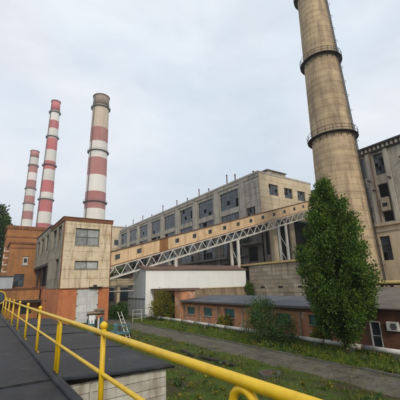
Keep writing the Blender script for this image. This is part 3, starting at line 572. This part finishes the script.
BX('roof_house', CONCB, t, 66.5, 74.5, 60.5, 68, MZ, 37.3); BX('roof_house_cap', ROOFB, t, 66.2, 74.8, 60.2, 68.3, 37.3, 37.6); BX('roof_step', CONC, t, 76.5, 83, 58.4, 66, MZ, 35.3)
for y, h in ((61, .9), (69, 2.4), (73, 3.4), (83, 1.6), (89, 3.0), (97, 1.6), (105, 2.6), (117, 3.2), (128, 1.4), (138, 2.8), (150, 3.0), (160, 1.8)):
    v = MB().tube([(61.2, y, MZ), (61.2, y, MZ + .5 + h)], .16, 8).build('roof_vent', STEELR, t); MB().lathe(61.2, y, [(.30, MZ + .5 + h), (.05, MZ + .9 + h)], 8).build('vent_cowl', STEELR, v)
# floors and ledges in front of the lower wall, seen between the gallery columns
for y0, y1, z, d in ((58.3, 76, 19.6, 1.5), (58.3, 66, 14.9, 2.2), (64, 100, 12.0, 1.2)):
    BX('ledge', CONCD, t, MX - d, MX + .02, y0, y1, z, z + .35); BX('ledge_rail', STEELD, t, MX - d, MX - d + .06, y0, y1, z + 1.2, z + 1.27)
    for k in range(int((y1 - y0) / 2.5)): BX('ledge_baluster', STEELD, t, MX - d, MX - d + .06, y0 + k * 2.5, y0 + k * 2.5 + .06, z + .35, z + 1.2)
MB().tube([(MX - 1.2, 62.5, 16.6), (MX - 1.2, 70, 16.6), (MX - 1.2, 71, 16.2), (MX - 1.2, 71.3, 15), (MX - 1.2, 71.3, 8.5)], .5, 12).build('duct', STEELD, t, smooth=True)
t = thing('pale_far_block', (68, 182, 0), 'pale beige block beyond the far end of the boiler house', 'building')
BX('wall', TPANEL, t, 58.3, 80, 174, 200, 0, 38.2); BX('roof', CONCG, t, 58, 80.3, 173.7, 200.3, 38.2, 38.9)
for z in (8, 14, 20, 26, 32): BX('joint_band', CONCG, t, 58.24, 80.05, 173.94, 200, z, z + .2)
for x in (60, 66, 72):
    for z in (22, 28): BX('window', GLASS, t, x, x + 3.5, 173.9, 174.05, z, z + 3)

# lower link building right of the boiler house
t = thing('link_building', (88, 56, 0), 'low grey green roofed link building behind the tree top', 'building')
BX('wall', CONCG, t, 84, 104, 56, 72, 0, 32.2); BX('roof', GREENP, t, 83.6, 104.4, 55.6, 72.4, 32.2, 32.9); BX('band', CONCB, t, 83.9, 104.1, 55.9, 72.1, 29.5, 30.1)
for x in (85, 89, 93, 97): BX('window', GLASS, t, x, x + 2.6, 55.93, 56.05, 25, 28.4)

# ------------------------------------------------------------------ right-hand turbine building
t = thing('turbine_hall', (68, 22, 0), 'grey concrete hall with dark toothed cornice at the right edge', 'building')
RX, RZ = 62.0, 29.5
uw = [(33.4, 35.2, 24.7, 29.0), (30.0, 31.75, 24.7, 29.0), (26.35, 28.2, 24.7, 29.0)]; dwn = [(33.4, 35.2, 15.6, 22.6), (30.1, 31.7, 15.5, 22.7), (26.4, 28.3, 15.4, 22.8)]
wall(t, 'x', RX, 4, 37, 0, RZ, CONCG, uw + dwn, depth=.6)
for o in uw: window(t, 'x', RX, o, 3, 5, miss=.25, rec=.3)
for o in dwn[:2]: window(t, 'x', RX, o, 3, 7, miss=.3, rec=.3)
for y in (28.75, 32.2, 35.6, 25.3): BX('pilaster', CONCP, t, RX - .35, RX + .01, y, y + .75, 14.5, RZ)
for y in (19.0, 13.0, 8.0): BX('pilaster', CONCP, t, RX - .35, RX + .01, y, y + 1.0, 14.5, RZ)
panels(t, 'x', RX, [4, 8, 13, 19, 25.2], [14.6, 17.1, 19.6, 22.1, 24.6, 27.1, 29.5], CONCP, (), th=.06, gap=.04)
BX('hopper_box', CONCB, t, RX - .5, RX + .5, 26.6, 28.1, 17.4, 20.0); BX('hopper_slot', INT, t, RX - .52, RX - .4, 26.9, 27.8, 18.2, 18.9)
for y, z in ((29.2, 23.6), (28.6, 21.5), (25.4, 23.3), (22.8, 26.4)): BX('bracket_light', STEELD, t, RX - 1.3, RX, y, y + .25, z, z + .25)
BX('cornice_back', STEELD, t, RX - .4, RX + 16, 3.8, 37.2, RZ, RZ + .2); BX('cornice_frieze', FRAME, t, RX - .25, RX + 16, 3.9, 37.1, RZ + .2, RZ + 1.0); BX('cornice_top', STEELD, t, RX - .9, RX + 16.2, 3.6, 37.4, RZ + 1.0, RZ + 1.35)
for i in range(40): BX('cornice_tooth', CONCP, t, RX - .65, RX - .24, 4.2 + i * .82, 4.62 + i * .82, RZ + .25, RZ + .95)
BX('wall', CONCG, t, RX + .6, RX + 16, 36.4, 36.99, 0, RZ); BX('wall', CONCG, t, RX + 15.4, RX + 16, 4, 36.4, 0, RZ); BX('interior', INT, t, RX + 1.6, RX + 15, 4.5, 36, 0, RZ - .3)
for y in (32.05, 28.5): MB().tube([(RX - .5, y, 14.4), (RX - .5, y, RZ)], .13, 8).build('downpipe', STEELR, t)
av = (25.6, 27.3, 8.0, 12.1)
wall(t, 'x', 57.0, 6, 34, 0, 13.9, CONC, [av, (21, 22.7, 8, 12.1)], depth=.5, name='annex_wall'); window(t, 'x', 57, av, 2, 3, rec=.3, miss=.2); window(t, 'x', 57, (21, 22.7, 8, 12.1), 2, 3, rec=.3)
BX('annex_side', CONC, t, 57.5, 62, 33.5, 33.99, 0, 13.9); BX('annex_ledge', CONC, t, 56.6, 62, 5.8, 34.2, 13.9, 14.2); BX('annex_parapet', CONCP, t, 56.9, 57.3, 6, 34, 14.2, 14.5); BX('annex_band', CONCP, t, 56.85, 57.01, 6, 34, 12.9, 13.15)
BX('annex_interior', INT, t, 58, 61.9, 6.5, 33.4, 0, 13.8)

# ------------------------------------------------------------------ chimneys
def rr(z): return 3.66 - (z - 28) * .0285
t = thing('concrete_chimney', (49.9, 29, 0), 'nearest tall bare concrete chimney rising above the green tree', 'chimney')
CX, CY = 49.9, 29.0
zc = 0
while zc < 82:
    h = 1.25; a, b = rr(zc) + random.uniform(-.012, .012), rr(zc + h)
    MB().lathe(CX, CY, [(a - .03, zc), (a, zc + .04), (b, zc + h - .04), (b - .03, zc + h)], 56).build('shaft_ring', CHIM, t, smooth=False)
    zc += h
for zp in (29.6, 45.9, 62.2, 78):
    r = rr(zp); p = MB().lathe(CX, CY, [(r - .02, zp), (r + .72, zp + .05), (r + .72, zp + .13), (r - .02, zp + .13)], 40, caps=False).build('platform', STEELD, t)
    for k in range(20):
        q = 2 * math.pi * k / 20; c, s = math.cos(q), math.sin(q)
        mb = MB().bar((CX + c * (r + .70), CY + s * (r + .70), zp + .1), (CX + c * (r + .70), CY + s * (r + .70), zp + 1.15), .06); mb.bar((CX + c * (r - .05), CY + s * (r - .05), zp - .75), (CX + c * (r + .68), CY + s * (r + .68), zp + .06), .08); mb.build('bracket', STEELD, p)
    for dz in (.6, 1.15): MB().tube([(CX + math.cos(q) * (r + .70), CY + math.sin(q) * (r + .70), zp + dz) for q in [2 * math.pi * k / 40 for k in range(41)]], .035, 6, False).build('guard_rail', STEELD, p)
la = R(-84)                                                  # ladder on the right-hand edge
lx, ly = math.cos(la), math.sin(la); tx, ty = -ly, lx
for s in (-.25, .25): MB().bar((CX + lx * (rr(2) + .3) + tx * s, CY + ly * (rr(2) + .3) + ty * s, 2), (CX + lx * (rr(82) + .3) + tx * s, CY + ly * (rr(82) + .3) + ty * s, 82), .10).build('ladder_stile', STEELD, t)
mb = MB()
for k in range(160):
    z = 2.3 + k * .5; r = rr(z) + .3; mb.bar((CX + lx * r - tx * .25, CY + ly * r - ty * .25, z), (CX + lx * r + tx * .25, CY + ly * r + ty * .25, z), .04)
lr = mb.build('ladder_rungs', STEELD, t); tag(lr, kind='stuff')
for k in range(27):
    z = 4 + k * 3; r = rr(z); MB().tube([(CX + lx * (r + .3 + .4 * math.cos(q)) + tx * .45 * math.sin(q), CY + ly * (r + .3 + .4 * math.cos(q)) + ty * .45 * math.sin(q), z) for q in [math.pi * (-.5 + i / 8) for i in range(9)]], .03, 5).build('ladder_hoop', STEELD, t)

def stack(x, y, r0, r1, H, bands, rings, label, faded=False):
    t = thing('striped_chimney', (x, y, 0), label, 'chimney', 'striped chimneys on the skyline')
    rf = lambda z: r0 + (r1 - r0) * z / H
    zs = [0] + [b[0] for b in bands[::-1]] ; ms = [b[1] for b in bands[::-1]]
    lo = 0
    bl = bands[::-1]
    for i, (z0, m) in enumerate(bl):
        z1 = bl[i + 1][0] if i + 1 < len(bl) else H
        st = 0 if i == 0 else z0
        MB().lathe(x, y, [(rf(st), st), (rf(z1), z1)], 40, caps=(i == len(bl) - 1)).build('painted_band', m, t, smooth=True)
    MB().lathe(x, y, [(rf(H) - .05, H - .3), (rf(H) + .45, H - .2), (rf(H) + .45, H + .35), (rf(H) - .5, H + .35), (rf(H) - .5, H - .1)], 40, caps=False).build('rim', CAPG, t)
    for z in rings:
        r = rf(z); MB().lathe(x, y, [(r - .02, z), (r + 1.1, z), (r + 1.1, z + .35), (r - .02, z + .35)], 40, caps=False).build('platform', FRAME, t)
        MB().tube([(x + math.cos(q) * (r + 1.1), y + math.sin(q) * (r + 1.1), z + 1.4) for q in [2 * math.pi * k / 32 for k in range(33)]], .09, 5, False).build('guard_rail', FRAME, t)
    MB().bar((x - rf(0) * .9 - .3, y - rf(0) * .45, 0), (x - rf(H) * .9 - .3, y - rf(H) * .45, H), .5).build('ladder', FRAME, t)
stack(58.32, 211.91, 7.75, 5.7, 143.9, [(135.4, CAPG), (117, WHTD), (106, REDD), (93.4, WHT), (80.4, REDD), (68.4, WHT), (56.3, REDD), (46, WHT), (0, REDD)], (134, 98.5, 61), 'stoutest striped chimney with sooty faded top, right of the other two')
W_, R_ = WHT, RED
stack(36.75, 282.85, 6.6, 3.75, 171.7, [(161.5, R_), (151.6, W_), (143.7, R_), (134, W_), (122.8, R_), (112.2, W_), (104.4, R_), (94.2, W_), (83.8, R_), (76.9, W_), (66.8, R_), (57, W_), (0, R_)], (108.3, 135.3, 77.5, 160), 'tallest slender bright red and white chimney, between the other two')
stack(34.3, 397.5, 6.6, 4.7, 165.7, [(157.2, REDD), (148.1, W_), (137.8, REDD), (128.4, W_), (117.6, REDD), (109.3, W_), (99.9, REDD), (91.1, W_), (81.6, REDD), (71, W_), (60, REDD), (0, W_)], (146.8, 118, 100), 'farthest and shortest looking striped chimney, left of the other two')

# ------------------------------------------------------------------ heating pipe on the ground
t = thing('heating_pipe', (22.2, 28, 0), 'pale insulated heating pipe on low supports along the track verge', 'pipe')
y = 4.0
while y < 48:
    MB().tube([(22.2, y + .015, .50 + .01 * noise2(y, 2)), (22.2, y + 2.98, .50 + .01 * noise2(y + 3, 2))], .165, 14).build('pipe_section', PIPEW, t, smooth=True)
    MB().tube([(22.2, y - .05, .50), (22.2, y + .05, .50)], .176, 14).build('joint_collar', STEELR, t, smooth=True)
    BX('support', KERB, t, 21.95, 22.45, y + .6, y + .95, -.05, .345); y += 3.0
# ------------------------------------------------------------------ manhole, planks, trolley, cart
t = thing('manhole', (13.95, 13.85, 0), 'round concrete manhole with rusty lid in the grass by the track', 'manhole')
MB().lathe(13.95, 13.85, [(.62, -.1), (.60, .13), (.45, .14), (.45, .05)], 28, caps=False).build('ring', KERB, t); MB().lathe(13.95, 13.85, [(.44, .04), (.44, .11), (.40, .125), (.02, .13)], 28).build('lid', STEELR, t)
for i, (x, y, ln, a, lb) in enumerate(((13.5, 18.2, 3.6, 4, 'longer dark timber lying in the grass beside the track'), (13.35, 21.6, 2.2, -8, 'shorter dark timber lying in the grass beside the track'))):
    o = MB().box(-.11, .11, -ln / 2, ln / 2, 0, .14).build('timber', WOODD, bevel=.015); o.location = (x, y, .03); o.rotation_euler = (0, 0, R(a)); tag(o, lb, 'timber', 'old timbers by the track')
t = thing('welding_trolley', (10.6, 36, 0), 'teal cabinet trolley with tan tarpaulin on top before the white door', 'trolley')
BX('cabinet', TEAL, t, 9.85, 10.55, 35.6, 36.3, .25, 1.75, bevel=.03); BX('cabinet_door', TEAL, t, 9.9, 10.5, 35.57, 35.6, .35, 1.65, bevel=.01)
for x in (10.0, 10.45, 11.3): MB().tube([(x, 35.8, .14), (x, 35.92, .14)], .14, 14).build('wheel', RUBBER, t)
BX('frame', STEELD, t, 9.8, 11.5, 35.6, 36.3, .2, .27)
for x in (10.75, 11.0): c = MB().lathe(x, 35.9, [(.11, .27), (.115, .35), (.115, 1.55), (.07, 1.72), (.04, 1.76), (.04, 1.9)], 16).build('gas_cylinder', WPAINT if x > 10.9 else STEELD, t, smooth=True)
for x in (9.88, 11.42): BX('upright', STEELD, t, x - .03, x + .03, 35.9, 35.96, .27, 2.15)
BX('side_panel', TEAL, t, 11.2, 11.45, 35.65, 36.2, .27, 1.9, bevel=.02)
BX('shelf', WOODD, t, 9.7, 11.6, 35.62, 36.28, 2.12, 2.17)
for k, (xa, xb, yy, zz_, rr_) in enumerate(((9.75, 11.1, 35.85, 2.33, .16), (10.2, 11.55, 36.1, 2.36, .18), (10.5, 11.5, 35.92, 2.60, .17))):
    MB().tube([(xa + (xb - xa) * i / 12, yy + .02 * math.sin(i * 2.1 + k), zz_ + .015 * math.sin(i * 1.3)) for i in range(13)], [rr_ * (.93 + .10 * math.sin(i * 2.7 + k)) for i in range(13)], 12).build('tarpaulin_roll', TARP, t, smooth=True)
MB().add([(9.85 + .09 * i, 35.55 + .05 * math.sin(i * 1.9), z) for z in (2.16, 1.7, 1.3) for i in range(8)], [(r * 8 + i, r * 8 + i + 1, r * 8 + 9 + i, r * 8 + 8 + i) for r in range(2) for i in range(7)]).build('hanging_cloth', WHITE, t, smooth=True)
t = thing('hand_cart', (12.2, 32, 0), 'teal two wheeled cart with pale leaning ladder by the grass', 'cart')
for x in (11.4, 12.75):
    wl = MB().tube([(x, 31.5, .33), (x + .1, 31.5, .33)], .33, 22).build('wheel', RUBBER, t); MB().tube([(x - .02, 31.5, .33), (x + .12, 31.5, .33)], .2, 18).build('rim', ORANGE, wl)
BX('bed', TEAL, t, 11.3, 12.7, 31.2, 33.2, .55, .68); BX('axle', STEELD, t, 11.4, 12.8, 31.46, 31.54, .29, .37); BX('leg', STEELD, t, 11.9, 12.0, 32.9, 33.0, 0, .55)
for x in (11.35, 11.8, 12.25, 12.65): BX('side_bar', TEAL, t, x - .04, x + .04, 31.2, 31.28, .68, 1.35)
BX('top_bar', TEAL, t, 11.3, 12.7, 31.2, 31.28, 1.35, 1.43); MB().lathe(11.6, 32.2, [(.2, .68), (.2, 1.35), (.1, 1.5)], 16).build('drum', TEAL, t); MB().lathe(12.2, 32.4, [(.18, .68), (.18, 1.2), (.08, 1.3)], 16).build('drum', STEELR, t)
for x in (12.25, 12.62): MB().bar((x + .1, 31.0, .02), (x - .25, 32.9, 2.5), .055).build('ladder_stile', WPAINT, t)
for k in range(7):
    f = (k + .8) / 8; MB().bar((12.35 - .35 * f, 31.0 + 1.9 * f, .02 + 2.48 * f), (12.72 - .35 * f, 31.0 + 1.9 * f, .02 + 2.48 * f), .035).build('ladder_rung', WPAINT, t)
t = thing('yard_barrier', (19.5, 45, 0), 'pale tubular barrier standing in front of the grey shed gable', 'barrier')
for x in (18.7, 20.1): BX('post', WPAINT, t, x - .03, x + .03, 45, 45.06, 0, 1.7)
for z in (.5, 1.1, 1.65): BX('rail', WPAINT, t, 18.7, 20.1, 45.01, 45.05, z - .025, z + .025)

# ------------------------------------------------------------------ vegetation
def raw_mesh(name, verts, nper, m, parent=None):
    n = len(verts) // nper; me = bpy.data.meshes.new(name); o0 = OFF.get(parent.name, Vector()) if parent else Vector()
    me.vertices.add(len(verts)); me.vertices.foreach_set('co', (verts - np.array(o0)).astype(np.float32).ravel())
    me.loops.add(len(verts)); me.loops.foreach_set('vertex_index', np.arange(len(verts), dtype=np.int32))
    me.polygons.add(n); me.polygons.foreach_set('loop_start', np.arange(0, len(verts), nper, dtype=np.int32))
    me.update(calc_edges=True); me.materials.append(m); o = bpy.data.objects.new(name, me); COL.objects.link(o)
    if parent: o.parent = parent; OFF[o.name] = o0
    return o
def unit(v): return v / np.linalg.norm(v, axis=1, keepdims=True)
def leaves(c, outd, size, jit=.8, droop=.15):
    """diamond leaves at c pointing roughly outward"""
    n = len(c); d = unit(outd + rng.normal(0, jit, (n, 3)) + np.array([0, 0, -droop])); s = unit(np.cross(d, rng.normal(0, 1, (n, 3))))
    nn = np.cross(d, s); L = (size * rng.uniform(.65, 1.35, n))[:, None]; wv = L * .30
    return np.stack([c, c + d * L * .5 + s * wv + nn * L * .08, c + d * L, c + d * L * .5 - s * wv + nn * L * .08], 1).reshape(-1, 3)
def crown(cx, cy, prof, nclump, nleaf, size, rad, seed, shell=.45):
    """prof: list of (z, r). clumps spread through the crown volume"""
    rg = np.random.default_rng(seed); zs = np.array([p[0] for p in prof]); rs = np.array([p[1] for p in prof])
    zz = rg.uniform(zs[0], zs[-1], nclump * 6); keep = rg.uniform(0, rs.max(), len(zz)) < np.interp(zz, zs, rs) + .15; zz = zz[keep][:nclump]; n = len(zz)
    a = rg.uniform(0, 2 * np.pi, n); rmax = np.interp(zz, zs, rs) * (1 + .13 * np.sin(3 * a + zz * 1.1) + .10 * np.sin(5 * a - zz * 2.1))
    r = rmax * rg.uniform(shell ** 2, 1.06, n) ** .5
    cc = np.stack([cx + r * np.cos(a), cy + r * np.sin(a), zz], 1); cr = rad * rg.uniform(.55, 1.3, n)
    out = []
    for i in range(n):
        k = int(nleaf * rg.uniform(.6, 1.4)); q = unit(rg.normal(0, 1, (k, 3))); q *= (rg.uniform(0, 1, k) ** .45 * cr[i])[:, None]; q[:, 2] *= 1.25
        axis = np.array([math.cos(a[i]) * .6, math.sin(a[i]) * .6, .7]); q += axis * (rg.uniform(-.5, 1.0, k) * cr[i])[:, None]
        out.append(leaves(cc[i] + q, q / (cr[i] + .01) + axis * .8, size))
    return np.concatenate(out), cc
def tree(name, x, y, prof, label, nclump, nleaf, size, rad, seed, m=LEAF, trunk_r=.16, cat='tree', group=None, limbs=14, shell=.45):
    t = thing(name, (x, y, 0), label, cat, group); v, cc = crown(x, y, prof, nclump, nleaf, size, rad, seed, shell); top = prof[-1][0]
    raw_mesh('crown', v, 4, m, t); rg = random.Random(seed)
    pts = [(x + .06 * math.sin(i * 1.3 + seed) * i / 4, y + .06 * math.cos(i * 1.7) * i / 4, -.1 + (top * .93 + .1) * i / 8) for i in range(9)]
    mb = MB().tube(pts, [trunk_r * (1.25 if i == 0 else 1 - .1 * i) for i in range(9)], 9); 
    for k in range(limbs):
        c = cc[rg.randrange(len(cc))]; z0 = max(prof[0][0] * .8, c[2] - rg.uniform(.25, .45) * top * .5); f = min(max(z0 / top, 0.02), .9)
        mb.tube([(x, y, z0), (x + (c[0] - x) * .45, y + (c[1] - y) * .45, z0 + (c[2] - z0) * .35), tuple(c)], [trunk_r * .5 * (1 - f * .6), trunk_r * .3, .015], 6)
    mb.build('trunk', BARK, t, smooth=True); return t
tree('leafy_tree', 21.15, 13.55, [(1.0, .45), (1.7, 1.15), (2.6, 1.7), (4, 2.1), (5.5, 2.25), (7, 2.1), (8.2, 1.75), (9.6, 1.3), (10.8, .8), (11.7, .4), (12.3, .1)], 'tall dense egg shaped green tree right of centre', 560, 170, .15, .40, 3, shell=.25)
def bush(name, x, y, w, h, label, m, seed, n=60, nl=90, size=.16, rad=.32, cat='bush', group=None):
    return tree(name, x, y, [(.1, w * .6), (h * .35, w), (h * .7, w * .8), (h * .9, w * .45), (h, .15)], label, n, nl, size, rad, seed, m, .05, cat, group, limbs=10, shell=.2)
bush('dark_bush', 20.6, 20.9, 1.55, 3.5, 'large dark green bush in front of the low building', LEAFD, 5, 120, 62, .12, .46)
bush('dark_bush', 20.9, 18.7, 1.0, 2.3, 'smaller dark green bush between the large bush and the tree', LEAFD, 6, 46, 62, .12, .42)
bush('willow_bush', 22.9, 43.2, 1.9, 3.9, 'yellow green bushy shrub in front of the brick porch', LEAFY, 7, 100, 60, .2, .55)
bush('yellow_shrub', 23.2, 29.4, .8, 1.5, 'small yellow shrub under a green shutter of low building', LEAFY, 8, 40, 80, .15, .28)
bush('yellow_shrub', 23.2, 17.0, .7, 1.1, 'low yellowish shrub at wall foot left of the tree', LEAFY, 9, 30, 70, .15, .26)
bush('roof_weed', 45.0, 48.5, .8, 5.3, 'green weeds sprouting at the foot of the concrete block wall', LEAF, 10, 60, 60, .2, .35)
bush('porch_bush', 18.9, 51.5, 1.4, 2.2, 'dark bush under the pipe bridge between tower and shed', LEAFD, 12, 50, 60, .25, .4)
tree('far_tree', 1.5, 102, [(4, 2.5), (9, 5), (15, 6), (20, 5.2), (24, 3.4), (26.8, 1.0)], 'dark leafy tree behind the brick block at left edge', 170, 110, .6, 1.1, 21, LEAFD, .4)
for i, (x, y, r_, h) in enumerate(((24, 84, 4, 9), (31, 88, 4.5, 10))):
    tree('far_tree', x, y, [(2, r_ * .6), (h * .4, r_), (h * .75, r_ * .8), (h, .5)], ('smaller tree under the gallery behind the dark workshop', 'bigger tree under the gallery behind the dark workshop')[i], 60, 60, .5, .9, 30 + i, LEAF, .25)

# grass, weeds
def blades(n, xr, yr, h, wd, m, name, mask=None, lean=.5):
    x = rng.uniform(*xr, n); y = yr[0] + (yr[1] - yr[0]) * rng.uniform(0, 1, n) ** 1.6
    clump = np.sin(x * 2.1 + 1.3 * np.sin(y * 1.1)) * np.cos(y * 1.7 + np.sin(x * 1.3)) + .6 * np.sin(x * 5.3 + y * 3.1)
    k = (clump + rng.normal(0, .5, n)) > mask if mask is not None else np.ones(n, bool); k &= (x < 15.4) | (x > 18.83) | ((x < 16.9) & (clump > 2.6 * (x - 15.4) / 1.5 - .3 + rng.normal(0, .3, n))) | ((x > 18.0) & (x < 18.6) & (clump > .8))
    x, y, clump = x[k], y[k], clump[k]; n = len(x); z = np.array([gz(a, b) for a, b in zip(x, y)]) - .02
    hh = h * rng.uniform(.4, 1.2, n) * (1 + .35 * np.clip(clump, -1, 1.5)); an = rng.uniform(0, 2 * np.pi, n); ln = rng.normal(0, lean, (n, 2)) * hh[:, None]
    p = np.stack([x, y, z], 1); s = np.stack([np.cos(an), np.sin(an), np.zeros(n)], 1) * wd * rng.uniform(.6, 1.3, n)[:, None]
    tip = p + np.stack([ln[:, 0], ln[:, 1], hh], 1)
    o = raw_mesh(name, np.stack([p - s, p + s, tip], 1).reshape(-1, 3), 3, m); return o
tag(blades(120000, (18.85, 23.9), (4, 48), .20, .014, GRASSM, 'verge_grass', .0), 'green grass verge between the track and the low building', 'grass', kind='stuff')
tag(blades(120000, (4.6, 15.7), (5, 46), .13, .013, GRASSM, 'near_grass', .05), 'short patchy green grass between the hut and the track', 'grass', kind='stuff')
tag(blades(38000, (4.6, 23.9), (4, 48), .30, .016, DRYM, 'dry_weeds', .5), 'dry brown weeds scattered through the grass', 'weeds', kind='stuff')
tag(blades(9000, (19.0, 21.8), (5, 40), .55, .02, GRASSM, 'tall_weeds', .3, .35), 'taller green weeds along the heating pipe', 'weeds', kind='stuff')

# broad-leaved weeds in clumps along the verge and the near grass
out_ = []
for k in range(620):
    x, y = (random.uniform(18.95, 23.6), 5 + 36 * random.random() ** 1.4) if k < 400 else (random.uniform(6, 15.2), 7 + 30 * random.random() ** 1.4)
    nl = random.randint(14, 34); h = random.uniform(.12, .5) if k < 400 else random.uniform(.06, .2); q = rng.normal(0, 1, (nl, 3)) * np.array([h * .55, h * .55, 0]) + np.array([x, y, gz(x, y)]); q[:, 2] += rng.uniform(0, h, nl)
    out_.append(leaves(q, np.stack([rng.normal(0, 1, nl), rng.normal(0, 1, nl), np.full(nl, .9)], 1), random.uniform(.09, .17)))
cut = len(out_) // 2
tag(raw_mesh('leafy_weeds', np.concatenate(out_[::2]), 4, LEAFD), 'dark broad leaved weeds in clumps on the verge', 'weeds', kind='stuff')
tag(raw_mesh('pale_weeds', np.concatenate(out_[1::2]), 4, LEAFY), 'yellowing broad leaved weeds in clumps on the verge', 'weeds', kind='stuff')
# fallen leaves on the track, the felt roof and the deck
def litter(n, xr, yr, zf, m, name, label, size):
    x = rng.uniform(*xr, n); y = rng.uniform(*yr, n); z = np.array([zf(a, b) for a, b in zip(x, y)]) + .012
    c = np.stack([x, y, z], 1); d = unit(np.stack([rng.normal(0, 1, n), rng.normal(0, 1, n), rng.normal(0, .12, n)], 1)); sd = unit(np.cross(d, np.array([0, 0, 1.]) + rng.normal(0, .25, (n, 3)))); L = size * rng.uniform(.5, 1.3, n)[:, None]
    v = np.stack([c, c + d * L * .5 + sd * L * .32, c + d * L, c + d * L * .5 - sd * L * .32], 1); v[:, :, 2] = np.maximum(v[:, :, 2], z[:, None])
    tag(raw_mesh(name, v.reshape(-1, 3), 4, m), label, 'leaves', kind='stuff')
LIT = leafmat('fallen_leaves', (.06, .04, .015), (.16, .10, .03), (.38, .27, .05))
litter(2600, (13, 22), (6, 34), lambda a, b: .075 if 15.6 < a < 18.5 else gz(a, b) + .02, LIT, 'fallen_leaves', 'brown and yellow leaves fallen on the track and grass', .10)
litter(160, (1.7, 4.4), (8.3, 25), lambda a, b: hz(a, b) + .006, LIT, 'roof_leaves', 'few brown leaves fallen on the felt roof of the hut', .06)
litter(70, (-3, 1.15), (3.0, 24), lambda a, b: 3.40, LIT, 'deck_leaves', 'few brown leaves fallen on the black walkway', .05)

# ------------------------------------------------------------------ thin smoke at the stout chimney
sm = bpy.data.materials.new('thin_smoke'); sm.use_nodes = True; n = sm.node_tree; n.nodes.remove(n.nodes['Principled BSDF'])
pv = N(n, 'ShaderNodeVolumePrincipled'); pv.inputs['Color'].default_value = (.97, .97, .98, 1); pv.inputs['Anisotropy'].default_value = .3
gp = N(n, 'ShaderNodeNewGeometry').outputs['Position']; rp = ramp(n, .42, (0, 0, 0), .75, (.015,) * 3); n.links.new(noise(n, gp, .07, 4).outputs['Fac'], rp.inputs['Fac']); n.links.new(rp.outputs['Color'], pv.inputs['Density'])
n.links.new(pv.outputs[0], n.nodes['Material Output'].inputs['Volume'])
tag(MB().tube([(58.3, 212, 144.5), (59.5, 212, 149), (63, 212.5, 154), (70, 213, 160), (80, 214, 165), (92, 215, 169), (104, 216, 172)], [3.5, 4.5, 6, 7.5, 8.5, 8, 3], 16).build('smoke', sm, smooth=True), 'faint pale smoke drifting right from the stoutest striped chimney', 'smoke', kind='stuff')

# ------------------------------------------------------------------ thin air between here and the far chimneys
hm = bpy.data.materials.new('thin_haze'); hm.use_nodes = True; n = hm.node_tree; n.nodes.remove(n.nodes['Principled BSDF'])
pv = N(n, 'ShaderNodeVolumePrincipled'); pv.inputs['Color'].default_value = (.92, .94, .97, 1); pv.inputs['Density'].default_value = .0004; pv.inputs['Anisotropy'].default_value = .2
n.links.new(pv.outputs[0], n.nodes['Material Output'].inputs['Volume'])
tag(MB().box(-1505, 1505, -1505, 2005, -1, 200).build('haze', hm), 'thin pale haze in the air around the plant', 'haze', kind='stuff')
